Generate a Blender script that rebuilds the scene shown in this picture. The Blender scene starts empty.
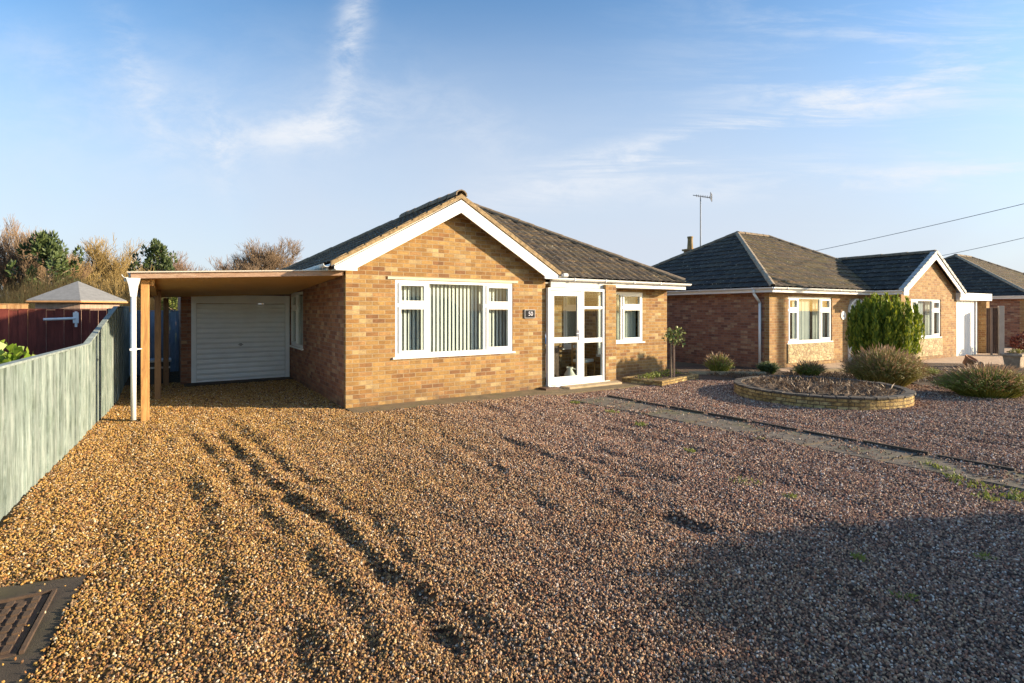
import bpy, bmesh, math, random
import numpy as np
from mathutils import Vector, Matrix
R = math.radians
SC = bpy.context.scene
COL = SC.collection
random.seed(7)
rng = np.random.default_rng(7)

# ------------------------------------------------------------------ camera
F, CX, HZ, CAMZ = 524.0, 512.0, 310.0, 1.65
cd = bpy.data.cameras.new("camera")
cam = bpy.data.objects.new("camera", cd)
COL.objects.link(cam)
cam.location = (0, 0, CAMZ)
cam.rotation_euler = (R(90), 0, 0)
cd.sensor_width = 36
cd.lens = 36 * F / 1024
cd.shift_y = -(341.5 - HZ) / 1024
cd.clip_end = 3000
SC.camera = cam

# ------------------------------------------------------------------ world, sun, exposure
SUN_EL = R(14.8)
SUN_V = Vector((math.cos(SUN_EL) * 1.0, math.cos(SUN_EL) * -0.056, math.sin(SUN_EL))).normalized()
W = bpy.data.worlds.new("World")
SC.world = W
W.use_nodes = True
def build_world():
    nt = W.node_tree
    nt.nodes.clear()
    N = nt.nodes.new
    L = nt.links.new
    out = N('ShaderNodeOutputWorld')
    bg = N('ShaderNodeBackground')
    sky = N('ShaderNodeTexSky')
    sky.sky_type = 'NISHITA'
    sky.sun_disc = False
    sky.sun_elevation = SUN_EL
    sky.sun_rotation = math.atan2(SUN_V.x, SUN_V.y)
    sky.altitude = 0
    sky.air_density = 1.0
    sky.dust_density = 0.9
    sky.ozone_density = 2.2
    bg.inputs['Strength'].default_value = 0.10
    tc = N('ShaderNodeTexCoord')
    sep = N('ShaderNodeSeparateXYZ')
    L(tc.outputs['Generated'], sep.inputs[0])
    def math_(op, a, b=None, c=None):
        n = N('ShaderNodeMath'); n.operation = op
        for i, v in enumerate((a, b, c)):
            if v is None: continue
            if isinstance(v, (int, float)): n.inputs[i].default_value = v
            else: L(v, n.inputs[i])
        return n.outputs[0]
    # cirrus sheet: direction projected on a high horizontal layer
    zz = math_('MAXIMUM', sep.outputs[2], 0.02)
    yy = math_('MAXIMUM', sep.outputs[1], 0.05)
    gx = math_('DIVIDE', sep.outputs[0], yy)
    gz = math_('DIVIDE', zz, yy)
    def noise(sx, sy, rot, scale, detail, rough, dist, off=0.0):
        cmb = N('ShaderNodeCombineXYZ'); L(gx, cmb.inputs[0]); L(gz, cmb.inputs[1]); cmb.inputs[2].default_value = off
        mp = N('ShaderNodeMapping'); L(cmb.outputs[0], mp.inputs[0])
        mp.inputs['Rotation'].default_value = (0, 0, rot)
        mp.inputs['Scale'].default_value = (sx, sy, 1)
        n = N('ShaderNodeTexNoise'); L(mp.outputs[0], n.inputs['Vector'])
        n.inputs['Scale'].default_value = scale; n.inputs['Detail'].default_value = detail
        n.inputs['Roughness'].default_value = rough; n.inputs['Distortion'].default_value = dist
        return n.outputs[0]
    def blob(x, z, rx, rz, rot=0.0):
        dx = math_('SUBTRACT', gx, x); dz = math_('SUBTRACT', gz, z)
        c, s = math.cos(rot), math.sin(rot)
        u = math_('ADD', math_('MULTIPLY', dx, c / rx), math_('MULTIPLY', dz, s / rx))
        v = math_('ADD', math_('MULTIPLY', dx, -s / rz), math_('MULTIPLY', dz, c / rz))
        r2 = math_('ADD', math_('MULTIPLY', u, u), math_('MULTIPLY', v, v))
        return math_('EXPONENT', math_('MULTIPLY', r2, -1.0))
    fine = noise(1.0, 2.0, R(20), 7.0, 10, 0.66, 0.3)
    streak = noise(1.0, 8.0, R(9), 2.0, 10, 0.66, 0.6, 3.0)
    soft = noise(1.0, 1.8, R(-12), 1.3, 4, 0.5, 0.3, 7.0)
    def ramp(v, a, b):
        n = N('ShaderNodeMapRange'); n.interpolation_type = 'SMOOTHSTEP'
        L(v, n.inputs[0]); n.inputs[1].default_value = a; n.inputs[2].default_value = b
        return n.outputs[0]
    def P(px, py): return (px - 512) / 524.0, (310 - py) / 524.0
    blobs = [(352, 30, 0.030, 0.13, R(-10), .95), (335, 122, 0.10, 0.05, R(20), .7), (222, 150, 0.03, 0.075, R(12), .85),
             (275, 133, 0.15, 0.035, R(8), .7), (138, 75, 0.035, 0.14, R(24), .42), (165, 130, .07, .10, R(10), .2), (60, 60, .25, .05, R(-20), .2),
             (480, 130, .18, .06, R(-25), .3), (250, 110, .35, .16, 0, .16), (60, 120, .2, .12, 0, .18)]
    acc = None
    for (px, py, rx, rz, rot, amp) in blobs:
        x, z = P(px, py)
        b = math_('MULTIPLY', blob(x, z, rx, rz, rot), amp)
        acc = b if acc is None else math_('ADD', acc, b)
    left = math_('MULTIPLY', acc, math_('MULTIPLY', ramp(fine, 0.30, 0.72), 0.85))
    acc = None
    for (px, py, rx, rz, rot, amp) in [(760, 125, .30, .03, R(12), .28), (690, 150, .34, .04, R(14), .35), (860, 180, .5, .025, R(3), .45),
                                       (640, 165, .3, .05, R(10), .2), (840, 88, .22, .03, R(4), .22), (930, 60, .4, .25, 0, .30)]:
        x, z = P(px, py)
        b = math_('MULTIPLY', blob(x, z, rx, rz, rot), amp)
        acc = b if acc is None else math_('ADD', acc, b)
    right = math_('MULTIPLY', math_('MULTIPLY', acc, 1.5), math_('MULTIPLY', ramp(streak, 0.42, 0.66), ramp(fine, 0.2, 0.6)))
    veil = math_('MULTIPLY', math_('POWER', ramp(gz, 0.62, 0.03), 0.8), math_('ADD', 0.78, math_('MULTIPLY', ramp(soft, 0.3, 0.7), 0.25)))
    tot = math_('MINIMUM', veil, 0.94)
    cl = math_('MINIMUM', math_('ADD', left, right), 0.85)
    mix = N('ShaderNodeMix'); mix.data_type = 'RGBA'
    L(tot, mix.inputs['Factor'])
    hs = N('ShaderNodeHueSaturation'); hs.inputs['Saturation'].default_value = 1.14; hs.inputs['Value'].default_value = 1.3
    L(sky.outputs[0], hs.inputs['Color'])
    L(hs.outputs[0], mix.inputs[6])
    mix.inputs[7].default_value = (3.25, 3.55, 4.1, 1)
    mix2 = N('ShaderNodeMix'); mix2.data_type = 'RGBA'; L(cl, mix2.inputs['Factor']); L(mix.outputs[2], mix2.inputs[6]); mix2.inputs[7].default_value = (4.2, 4.35, 4.6, 1)
    L(mix2.outputs[2], bg.inputs['Color'])
    L(bg.outputs[0], out.inputs[0])
build_world()
sd = bpy.data.lights.new("sun", 'SUN')
sd.energy = 5.0
sd.angle = R(0.6)
sd.color = (1.0, 0.82, 0.57)
sun = bpy.data.objects.new("sun", sd)
sun.rotation_euler = SUN_V.to_track_quat('Z', 'Y').to_euler()
sun.location = (20, 0, 10)
COL.objects.link(sun)
SC.view_settings.view_transform = 'Standard'
SC.view_settings.look = 'None'
SC.view_settings.exposure = 1.08
SC.view_settings.gamma = 1

# ------------------------------------------------------------------ material helpers
class NT:
    def __init__(s, name):
        s.m = bpy.data.materials.new(name); s.m.use_nodes = True
        s.nt = s.m.node_tree; s.p = s.nt.nodes['Principled BSDF']; s.out = s.nt.nodes['Material Output']
    def n(s, t, **kw):
        x = s.nt.nodes.new(t)
        for k, v in kw.items(): setattr(x, k, v)
        return x
    def l(s, a, b): s.nt.links.new(a, b)
    def coord(s, kind='Object', scale=(1, 1, 1)):
        tc = s.n('ShaderNodeTexCoord'); mp = s.n('ShaderNodeMapping')
        mp.inputs['Scale'].default_value = scale
        s.l(tc.outputs[kind], mp.inputs[0]); return mp.outputs[0]
    def noise(s, vec, scale, detail=4, rough=.55, dist=0):
        x = s.n('ShaderNodeTexNoise'); x.inputs['Scale'].default_value = scale; x.inputs['Detail'].default_value = detail
        x.inputs['Roughness'].default_value = rough; x.inputs['Distortion'].default_value = dist
        if vec is not None: s.l(vec, x.inputs['Vector'])
        return x.outputs[0]
    def ramp(s, fac, stops, interp='LINEAR'):
        r = s.n('ShaderNodeValToRGB'); cr = r.color_ramp; cr.interpolation = interp
        while len(cr.elements) < len(stops): cr.elements.new(0.5)
        for e, (p, c) in zip(cr.elements, stops):
            e.position = p; e.color = (*c, 1) if len(c) == 3 else c
        s.l(fac, r.inputs[0]); return r.outputs[0]
    def mix(s, fac, a, b, mode='MIX'):
        x = s.n('ShaderNodeMix', data_type='RGBA', blend_type=mode)
        for i, v in ((0, fac), (6, a), (7, b)):
            if isinstance(v, (int, float)): x.inputs[i].default_value = v
            elif isinstance(v, tuple): x.inputs[i].default_value = (*v, 1) if len(v) == 3 else v
            else: s.l(v, x.inputs[i])
        return x.outputs[2]
    def math(s, op, a, b=None):
        x = s.n('ShaderNodeMath', operation=op)
        for i, v in enumerate((a, b)):
            if v is None: continue
            if isinstance(v, (int, float)): x.inputs[i].default_value = v
            else: s.l(v, x.inputs[i])
        return x.outputs[0]
    def bump(s, h, strength=.5, dist=.01):
        b = s.n('ShaderNodeBump'); b.inputs['Strength'].default_value = strength; b.inputs['Distance'].default_value = dist
        s.l(h, b.inputs['Height']); s.l(b.outputs[0], s.p.inputs['Normal'])
    def base(s, c):
        if isinstance(c, tuple): s.p.inputs['Base Color'].default_value = (*c, 1)
        else: s.l(c, s.p.inputs['Base Color'])
    def rough(s, v):
        if isinstance(v, (int, float)): s.p.inputs['Roughness'].default_value = v
        else: s.l(v, s.p.inputs['Roughness'])

def m_simple(name, c, rough=.6, var=.12, scale=6, bump=.15, dist=.004, stretch=(1, 1, 1)):
    t = NT(name); v = t.coord('Object', stretch)
    f = t.noise(v, scale, 5, .6)
    lo = tuple(x * (1 - var) for x in c); hi = tuple(min(1, x * (1 + var)) for x in c)
    t.base(t.ramp(f, [(.3, lo), (.7, hi)])); t.rough(rough)
    if bump: t.bump(t.noise(v, scale * 6, 4), bump, dist)
    return t.m

def m_brick(name, stops, mortar, dirt=(.10, .07, .05)):
    t = NT(name); uv = t.coord('UV')
    b = t.n('ShaderNodeTexBrick'); t.l(uv, b.inputs['Vector'])
    b.inputs['Color1'].default_value = (0, 0, 0, 1); b.inputs['Color2'].default_value = (1, 1, 1, 1); b.inputs['Mortar'].default_value = (.5, .5, .5, 1)
    b.inputs['Scale'].default_value = 1; b.inputs['Brick Width'].default_value = .225; b.inputs['Row Height'].default_value = .075
    b.inputs['Mortar Size'].default_value = .0065; b.inputs['Mortar Smooth'].default_value = .25; b.inputs['Bias'].default_value = 0
    c = t.ramp(b.outputs['Color'], stops, 'CONSTANT')
    mpb = t.n('ShaderNodeVectorMath', operation='MULTIPLY'); t.l(uv, mpb.inputs[0]); mpb.inputs[1].default_value = (1 / .1125, 1 / .075, 1)
    flb = t.n('ShaderNodeVectorMath', operation='FLOOR'); t.l(mpb.outputs[0], flb.inputs[0])
    wb = t.n('ShaderNodeTexWhiteNoise'); wb.noise_dimensions = '2D'; t.l(flb.outputs[0], wb.inputs['Vector'])
    c = t.mix(.45, c, t.ramp(wb.outputs['Value'], [(0, (.55, .50, .48)), (.3, (.9, .88, .85)), (.7, (1.12, 1.1, 1.05)), (1, (1.5, 1.5, 1.5))]), 'MULTIPLY')
    patch = t.noise(uv, 6, 5, .7); c = t.mix(.6, c, t.ramp(patch, [(.32, (.62, .56, .5)), (.5, (1, 1, 1)), (.7, (1.25, 1.25, 1.2))]), 'MULTIPLY')
    big = t.noise(uv, 1.3, 3)
    c = t.mix(t.math('MULTIPLY', big, .35), c, stops[len(stops) // 2][1])
    face = t.noise(t.coord('UV', (1, 2.5, 1)), 22, 5, .7)
    c = t.mix(.55, c, t.ramp(face, [(.3, (.38, .33, .28)), (.5, (.92, .88, .82)), (.68, (1.35, 1.3, 1.2))]), 'MULTIPLY')
    c = t.mix(b.outputs['Fac'], c, mortar)
    sp = t.n('ShaderNodeSeparateXYZ'); t.l(uv, sp.inputs[0])
    low = t.n('ShaderNodeMapRange'); t.l(sp.outputs[1], low.inputs[0])
    low.inputs[1].default_value = .38; low.inputs[2].default_value = .02
    st = t.math('MULTIPLY', low.outputs[0], t.ramp(t.noise(uv, 5, 5), [(.35, (0, 0, 0)), (.7, (.75, .75, .75))]))
    c = t.mix(st, c, dirt)
    t.base(c); t.rough(.9)
    hgt = t.math('SUBTRACT', t.math('MULTIPLY', face, .5), t.math('MULTIPLY', b.outputs['Fac'], 1.0))
    t.bump(hgt, .8, .008)
    return t.m

def m_tiles(name, stops, moss=(.16, .13, .03), mossamt=.5, scl=.3, gauge=.33, moss_scale=1.4):
    t = NT(name); uv = t.coord('UV')
    mp = t.n('ShaderNodeVectorMath', operation='MULTIPLY'); t.l(uv, mp.inputs[0]); mp.inputs[1].default_value = (1 / scl, 1 / gauge, 1)
    fl = t.n('ShaderNodeVectorMath', operation='FLOOR'); t.l(mp.outputs[0], fl.inputs[0])
    wn = t.n('ShaderNodeTexWhiteNoise'); wn.noise_dimensions = '2D'; t.l(fl.outputs[0], wn.inputs['Vector'])
    c = t.ramp(wn.outputs['Value'], stops)
    fine = t.noise(uv, 30, 6, .7)
    c = t.mix(.8, c, t.ramp(fine, [(.3, (.45, .43, .4)), (.55, (1, 1, 1)), (.75, (1.5, 1.4, 1.2))]), 'MULTIPLY')
    med = t.noise(t.coord('UV', (1, .7, 1)), 7, 5, .75); c = t.mix(.85, c, t.ramp(med, [(.36, (.38, .36, .34)), (.5, (.95, .95, .95)), (.64, (1.9, 1.7, 1.35))]), 'MULTIPLY')
    mf = t.math('MULTIPLY', t.ramp(t.noise(uv, moss_scale, 6, .7), [(.45, (0, 0, 0)), (.62, (1, 1, 1))]), mossamt)
    c = t.mix(mf, c, moss)
    lich = t.ramp(t.noise(uv, 14, 3, .5), [(.66, (0, 0, 0)), (.70, (.9, .9, .9))])
    c = t.mix(t.math('MULTIPLY', lich, .75), c, (.50, .48, .40))
    t.base(c); t.rough(.9); t.bump(fine, .6, .01)
    return t.m

def m_wood(name, c1, c2, c3, axis='z', scale=3.0, rough=.75):
    st = {'z': (9, 9, .7), 'x': (.7, 9, 9), 'y': (9, .7, 9)}[axis]
    t = NT(name); v = t.coord('Object', st)
    f = t.noise(v, scale, 7, .65, 1.2)
    g = t.noise(t.coord('Object', tuple(x * 4 for x in st)), scale * 2, 4, .6)
    c = t.ramp(f, [(.28, c1), (.5, c2), (.72, c3)])
    c = t.mix(.35, c, t.ramp(g, [(.35, (.45, .45, .45)), (.6, (1.1, 1.1, 1.1))]), 'MULTIPLY')
    kn = t.n('ShaderNodeTexVoronoi'); kn.inputs['Scale'].default_value = 3.5; t.l(t.coord('Object', (1.3, 1.3, .8)), kn.inputs['Vector'])
    c = t.mix(t.ramp(kn.outputs['Distance'], [(.0, (.8, .8, .8)), (.09, (0, 0, 0))]), c, tuple(x * .4 for x in c1))
    t.base(c); t.rough(rough); t.bump(f, .35, .004)
    return t.m

def m_leaf(name, stops, rough=.6, trans=.25, kind='Object', scale=3.0):
    t = NT(name)
    geo = t.n('ShaderNodeNewGeometry')
    f = t.noise(geo.outputs['Position'], scale, 3)
    mixf = t.math('ADD', t.math('MULTIPLY', geo.outputs['Random Per Island'], .65), t.math('MULTIPLY', f, .35))
    c = t.ramp(mixf, stops)
    t.base(c); t.rough(rough)
    if trans:
        tr = t.n('ShaderNodeBsdfTranslucent'); t.l(c, tr.inputs[0])
        ms = t.n('ShaderNodeMixShader'); ms.inputs[0].default_value = trans
        t.l(t.p.outputs[0], ms.inputs[1]); t.l(tr.outputs[0], ms.inputs[2]); t.l(ms.outputs[0], t.out.inputs[0])
    return t.m

M = {}
ybr = [(0, (0.256, 0.135, 0.042)), (.12, (0.356, 0.224, 0.081)), (.28, (0.294, 0.167, 0.052)), (.44, (0.333, 0.202, 0.069)), (.58, (0.232, 0.116, 0.042)), (.66, (0.418, 0.310, 0.155)), (.76, (0.310, 0.185, 0.062)), (.86, (0.340, 0.194, 0.077)), (.94, (0.194, 0.093, 0.039))]
M['brick'] = m_brick('buff_brick', [(p, tuple(min(1, x * 1.07) for x in c)) for p, c in ybr], (.36, .27, .165))
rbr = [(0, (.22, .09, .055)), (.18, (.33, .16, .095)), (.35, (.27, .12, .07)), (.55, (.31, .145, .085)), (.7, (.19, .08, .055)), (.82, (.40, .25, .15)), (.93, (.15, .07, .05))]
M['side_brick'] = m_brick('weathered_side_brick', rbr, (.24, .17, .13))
nbr = [(0, (0.290, 0.158, 0.062)), (.2, (0.378, 0.238, 0.097)), (.4, (0.317, 0.176, 0.070)), (.6, (0.352, 0.211, 0.088)), (.8, (0.255, 0.123, 0.053)), (.92, (0.405, 0.282, 0.141))]
M['n_brick'] = m_brick('neighbour_brick', nbr, (.34, .26, .16))
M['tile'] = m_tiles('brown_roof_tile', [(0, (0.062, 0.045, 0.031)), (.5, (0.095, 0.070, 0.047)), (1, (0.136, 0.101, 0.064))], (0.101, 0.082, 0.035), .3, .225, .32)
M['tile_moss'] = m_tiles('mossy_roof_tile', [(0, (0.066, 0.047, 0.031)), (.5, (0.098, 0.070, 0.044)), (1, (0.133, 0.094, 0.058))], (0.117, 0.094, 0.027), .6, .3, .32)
M['tile_dark_shaded'] = m_tiles('dark_shaded_roof_tile', [(0, (.028, .026, .025)), (.5, (.042, .039, .036)), (1, (.066, .058, .05))], (.09, .08, .04), .25, .3, .32)  # shade on the neighbour's side slopes put into a darker tile colour
M['ridge'] = m_simple('ridge_tile', (.20, .15, .10), .9, .4, 14, .5, .01)
M['ridge_pale'] = m_simple('pale_hip_tile', (.34, .27, .19), .9, .3, 14, .5, .01)
M['verge'] = m_simple('mortared_verge', (.30, .21, .11), .9, .45, 16, .6, .015)
M['white'] = m_simple('white_upvc', (.80, .80, .78), .35, .03, 3, .03)
M['white_wood'] = m_simple('white_painted_board', (.78, .77, .74), .5, .07, 5, .1)
M['greywhite'] = m_simple('weathered_white_board', (.55, .53, .50), .6, .2, 7, .2)
M['door_white'] = m_simple('white_garage_door_paint', (.78, .79, .80), .45, .06, 3, .05)
M['timber'] = m_wood('golden_timber', (.24, .11, .035), (.42, .22, .07), (.55, .33, .12))
M['timber_shaded'] = m_wood('shaded_brown_timber', (.13, .065, .03), (.21, .11, .05), (.28, .155, .07))  # golden timber darkened to put shade on the rear carport posts
M['timber_x'] = m_wood('golden_timber_board', (.32, .17, .055), (.47, .27, .09), (.56, .35, .14), 'x')
M['fascia_wood'] = m_wood('weathered_pink_board', (.30, .17, .11), (.42, .26, .17), (.50, .36, .26), 'x')
M['soffit_ply'] = m_wood('orange_plywood', (.60, .31, .09), (.72, .40, .12), (.78, .47, .17), 'x')
M['dark_wood'] = m_simple('dark_brown_wood', (.10, .055, .035), .7, .3, 8, .2)
M['blind'] = m_simple('cream_blind_fabric', (.72, .70, .63), .8, .05, 3, 0)
M['blind_grey'] = m_simple('grey_green_blind_fabric', (.50, .50, .42), .8, .05, 3, 0)
M['net'] = m_simple('pale_curtain', (.62, .61, .55), .9, .08, 3, 0)
M['black'] = m_simple('black_plastic', (.02, .02, .022), .45, .1, 5, 0)
M['slate'] = m_simple('black_slate_plaque', (.012, .012, .016), .95, .2, 5, .1)
M['silver'] = m_simple('silver_digit', (.62, .60, .66), .3, .05, 5, 0)
M['metal'] = m_simple('grey_metal', (.30, .30, .31), .4, .1, 5, 0)
M['galv'] = m_simple('pale_galvanised_metal', (.55, .58, .63), .4, .1, 8, 0)
M['plaster'] = m_simple('dim_room_plaster', (.55, .52, .46), .9, .1, 2, 0)
M['soil'] = m_simple('dark_soil', (.10, .065, .04), 1, .4, 9, 1, .03)
M['bark'] = m_simple('grey_brown_bark', (.22, .16, .11), .9, .3, 12, .5, .01)
def m_glass():
    t = NT('window_glass')
    tr = t.n('ShaderNodeBsdfTransparent'); tr.inputs[0].default_value = (.86, .90, .90, 1)
    gl = t.n('ShaderNodeBsdfGlossy'); gl.inputs['Roughness'].default_value = .01
    fr = t.n('ShaderNodeFresnel'); fr.inputs[0].default_value = 1.5; gg = t.n('ShaderNodeNewGeometry'); ff = t.math('MULTIPLY', fr.outputs[0], t.math('SUBTRACT', 1.0, gg.outputs['Backfacing']))
    ms = t.n('ShaderNodeMixShader'); t.l(ff, ms.inputs[0]); t.l(tr.outputs[0], ms.inputs[1]); t.l(gl.outputs[0], ms.inputs[2])
    t.l(ms.outputs[0], t.out.inputs[0]); return t.m
M['glass'] = m_glass()
def m_concrete(name, c, c2, moss=0.0, scale=3):
    t = NT(name); geo = t.n('ShaderNodeNewGeometry'); v = geo.outputs['Position']
    f = t.noise(v, scale, 8, .7); g = t.noise(v, scale * 25, 4, .7)
    col = t.ramp(f, [(.3, c), (.7, c2)])
    col = t.mix(.5, col, t.ramp(g, [(.3, (.5, .48, .45)), (.6, (1.1, 1.1, 1.1))]), 'MULTIPLY')
    if moss:
        col = t.mix(t.math('MULTIPLY', t.ramp(t.noise(v, 2.2, 6, .7), [(.5, (0, 0, 0)), (.66, (1, 1, 1))]), moss), col, (.12, .12, .03))
    t.base(col); t.rough(.95); t.bump(g, .5, .01); return t.m
M['apron'] = m_concrete('mossy_concrete', (.12, .09, .05), (.25, .18, .10), .5)
M['path'] = m_concrete('old_path_concrete', (.10, .08, .062), (.20, .165, .125), .6, 5)
M['slab'] = m_concrete('dark_wet_concrete', (.038, .030, .024), (.085, .064, .048), .2, 6)
M['iron'] = m_concrete('rusty_cast_iron', (.06, .038, .028), (.13, .08, .05), 0, 12)
M['paving'] = m_concrete('pinkish_block_paving', (.42, .29, .19), (.54, .40, .28), 0)
M['step'] = m_concrete('pale_step_concrete', (.40, .30, .18), (.52, .40, .25), .25)
def m_stonewall(name, stops, mortar, w=.22, h=.085, ms=.012):
    t = NT(name); uv = t.coord('UV')
    b = t.n('ShaderNodeTexBrick'); t.l(uv, b.inputs['Vector'])
    b.inputs['Color1'].default_value = (0, 0, 0, 1); b.inputs['Color2'].default_value = (1, 1, 1, 1); b.inputs['Mortar'].default_value = (.5, .5, .5, 1)
    b.inputs['Scale'].default_value = 1; b.inputs['Brick Width'].default_value = w; b.inputs['Row Height'].default_value = h
    b.inputs['Mortar Size'].default_value = ms; b.inputs['Mortar Smooth'].default_value = .3
    c = t.ramp(b.outputs['Color'], stops)
    n = t.noise(uv, 12, 6, .7)
    c = t.mix(.9, c, t.ramp(n, [(.38, (.16, .14, .12)), (.52, (.75, .7, .6)), (.68, (1.2, 1.15, 1.0))]), 'MULTIPLY')
    c = t.mix(b.outputs['Fac'], c, mortar)
    t.base(c); t.rough(.95)
    t.bump(t.math('SUBTRACT', n, t.math('MULTIPLY', b.outputs['Fac'], 1.2)), 1, .02); return t.m
M['planter'] = m_stonewall('yellow_walling_stone', [(0, (.38, .25, .09)), (.5, (.52, .38, .16)), (1, (.62, .50, .26))], (.15, .10, .05), .17, .065, .008)
def m_cladding():
    t = NT('cream_random_stone'); uv = t.coord('UV', (1, 1.5, 1))
    v = t.n('ShaderNodeTexVoronoi', feature='DISTANCE_TO_EDGE'); v.inputs['Scale'].default_value = 7; t.l(uv, v.inputs['Vector'])
    v2 = t.n('ShaderNodeTexVoronoi'); v2.inputs['Scale'].default_value = 7; t.l(uv, v2.inputs['Vector'])
    c = t.ramp(v2.outputs['Color'], [(.1, (.36, .28, .14)), (.5, (.50, .41, .24)), (.9, (.28, .19, .10))])
    c = t.mix(t.ramp(v.outputs['Distance'], [(.02, (1, 1, 1)), (.07, (0, 0, 0))]), c, (.22, .15, .09))
    t.base(c); t.rough(.9); t.bump(v.outputs['Distance'], .8, .03); return t.m
M['cladding'] = m_cladding()
def m_fence(name, c1, c2, c3, streak=.5):
    t = NT(name)
    v = t.coord('Object', (4, 4, .55)); f = t.noise(v, 3, 9, .72, .8)
    c = t.ramp(f, [(.3, c1), (.5, c2), (.68, c3)])
    g = t.noise(t.coord('Object', (22, 22, 1.6)), 3, 5, .7)
    c = t.mix(streak, c, t.ramp(g, [(.3, (.45, .45, .45)), (.6, (1.12, 1.12, 1.12))]), 'MULTIPLY')
    geo = t.n('ShaderNodeNewGeometry')
    c = t.mix(.6, c, t.ramp(geo.outputs['Random Per Island'], [(0, (.6, .6, .6)), (1, (1.15, 1.15, 1.15))]), 'MULTIPLY')
    st = t.noise(geo.outputs['Position'], 2.6, 7, .7); c = t.mix(.6, c, t.ramp(st, [(.35, (.6, .66, .56)), (.5, (1, 1, 1)), (.7, (1.15, 1.12, 1.1))]), 'MULTIPLY')
    t.base(c); t.rough(.85); t.bump(g, .6, .008); return t.m
M['green_fence'] = m_fence('faded_green_fence_paint', (.12, .155, .135), (.245, .305, .28), (.39, .44, .41), .85)
M['red_fence'] = m_fence('red_brown_fence_stain', (.09, .016, .012), (.14, .025, .018), (.20, .042, .03), .3)
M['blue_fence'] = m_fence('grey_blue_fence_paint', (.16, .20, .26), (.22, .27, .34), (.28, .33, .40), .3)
M['pink_wood'] = m_fence('pink_brown_cladding', (.36, .22, .17), (.44, .28, .21), (.5, .34, .26), .3)
M['felt'] = m_simple('grey_roof_felt', (.21, .21, .21), .95, .15, 8, .3)
M['orange_trim'] = m_simple('orange_wood_trim', (.55, .28, .11), .7, .15, 8, .1)
M['terracotta'] = m_simple('terracotta', (.40, .20, .10), .85, .2, 10, .2)
M['stone_pot'] = m_simple('sandstone_planter', (.36, .28, .2), .9, .3, 10, .5, .01)
M['cable'] = m_simple('grey_cable', (.16, .17, .19), .6, .1, 3, 0)

# ------------------------------------------------------------------ mesh helpers
class MB:
    def __init__(s): s.v = []; s.f = []; s.uv = {}
    def add(s, vs, fs):
        o = len(s.v); s.v.extend([tuple(p) for p in vs]); s.f.extend([tuple(i + o for i in f) for f in fs]); return s
    def box(s, x0, x1, y0, y1, z0, z1):
        return s.add([(x0, y0, z0), (x1, y0, z0), (x1, y1, z0), (x0, y1, z0), (x0, y0, z1), (x1, y0, z1), (x1, y1, z1), (x0, y1, z1)],
                     [(0, 3, 2, 1), (4, 5, 6, 7), (0, 1, 5, 4), (1, 2, 6, 5), (2, 3, 7, 6), (3, 0, 4, 7)])
    def prism(s, poly, y0, y1, axis='y'):
        """poly in the plane perpendicular to axis, extruded"""
        n = len(poly)
        if axis == 'y': a = [(p[0], y0, p[1]) for p in poly]; b = [(p[0], y1, p[1]) for p in poly]
        elif axis == 'x': a = [(y0, p[0], p[1]) for p in poly]; b = [(y1, p[0], p[1]) for p in poly]
        else: a = [(p[0], p[1], y0) for p in poly]; b = [(p[0], p[1], y1) for p in poly]
        return s.add(a + b, [tuple(range(n)), tuple(range(2 * n - 1, n - 1, -1))] + [(i, i + n, (i + 1) % n + n, (i + 1) % n) for i in range(n)])
    def tube(s, p0, p1, r0, r1=None, k=10, caps=True):
        r1 = r0 if r1 is None else r1
        p0 = Vector(p0); p1 = Vector(p1); d = (p1 - p0)
        if d.length < 1e-6: return s
        d.normalize(); a = d.orthogonal().normalized(); b = d.cross(a)
        vs = []
        for p, r in ((p0, r0), (p1, r1)):
            for i in range(k):
                t = 2 * math.pi * i / k; vs.append(p + a * (r * math.cos(t)) + b * (r * math.sin(t)))
        fs = [(i, (i + 1) % k, (i + 1) % k + k, i + k) for i in range(k)]
        if caps: fs += [tuple(range(k - 1, -1, -1)), tuple(range(k, 2 * k))]
        return s.add(vs, fs)
    def path(s, pts, r, k=8):
        for a, b in zip(pts[:-1], pts[1:]): s.tube(a, b, r, r, k)
        return s
    def lathe(s, prof, k=24, c=(0, 0, 0)):
        vs = []; fs = []
        for (r, z) in prof:
            for i in range(k):
                t = 2 * math.pi * i / k; vs.append((c[0] + r * math.cos(t), c[1] + r * math.sin(t), c[2] + z))
        for j in range(len(prof) - 1):
            for i in range(k):
                fs.append((j * k + i, j * k + (i + 1) % k, (j + 1) * k + (i + 1) % k, (j + 1) * k + i))
        return s.add(vs, fs)
    def build(s, name, mat, parent=None, smooth=False, bevel=0, loc=None, rot=None):
        me = bpy.data.meshes.new(name)
        me.from_pydata(s.v, [], s.f); me.update()
        finish_mesh(me)
        me.materials.append(mat)
        o = bpy.data.objects.new(name, me); COL.objects.link(o)
        if parent: o.parent = parent
        if loc: o.location = loc
        if rot: o.rotation_euler = rot
        if smooth: me.polygons.foreach_set('use_smooth', [True] * len(me.polygons))
        if bevel:
            b = o.modifiers.new('bevel', 'BEVEL'); b.width = bevel; b.segments = 2; b.limit_method = 'ANGLE'
        return o
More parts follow.
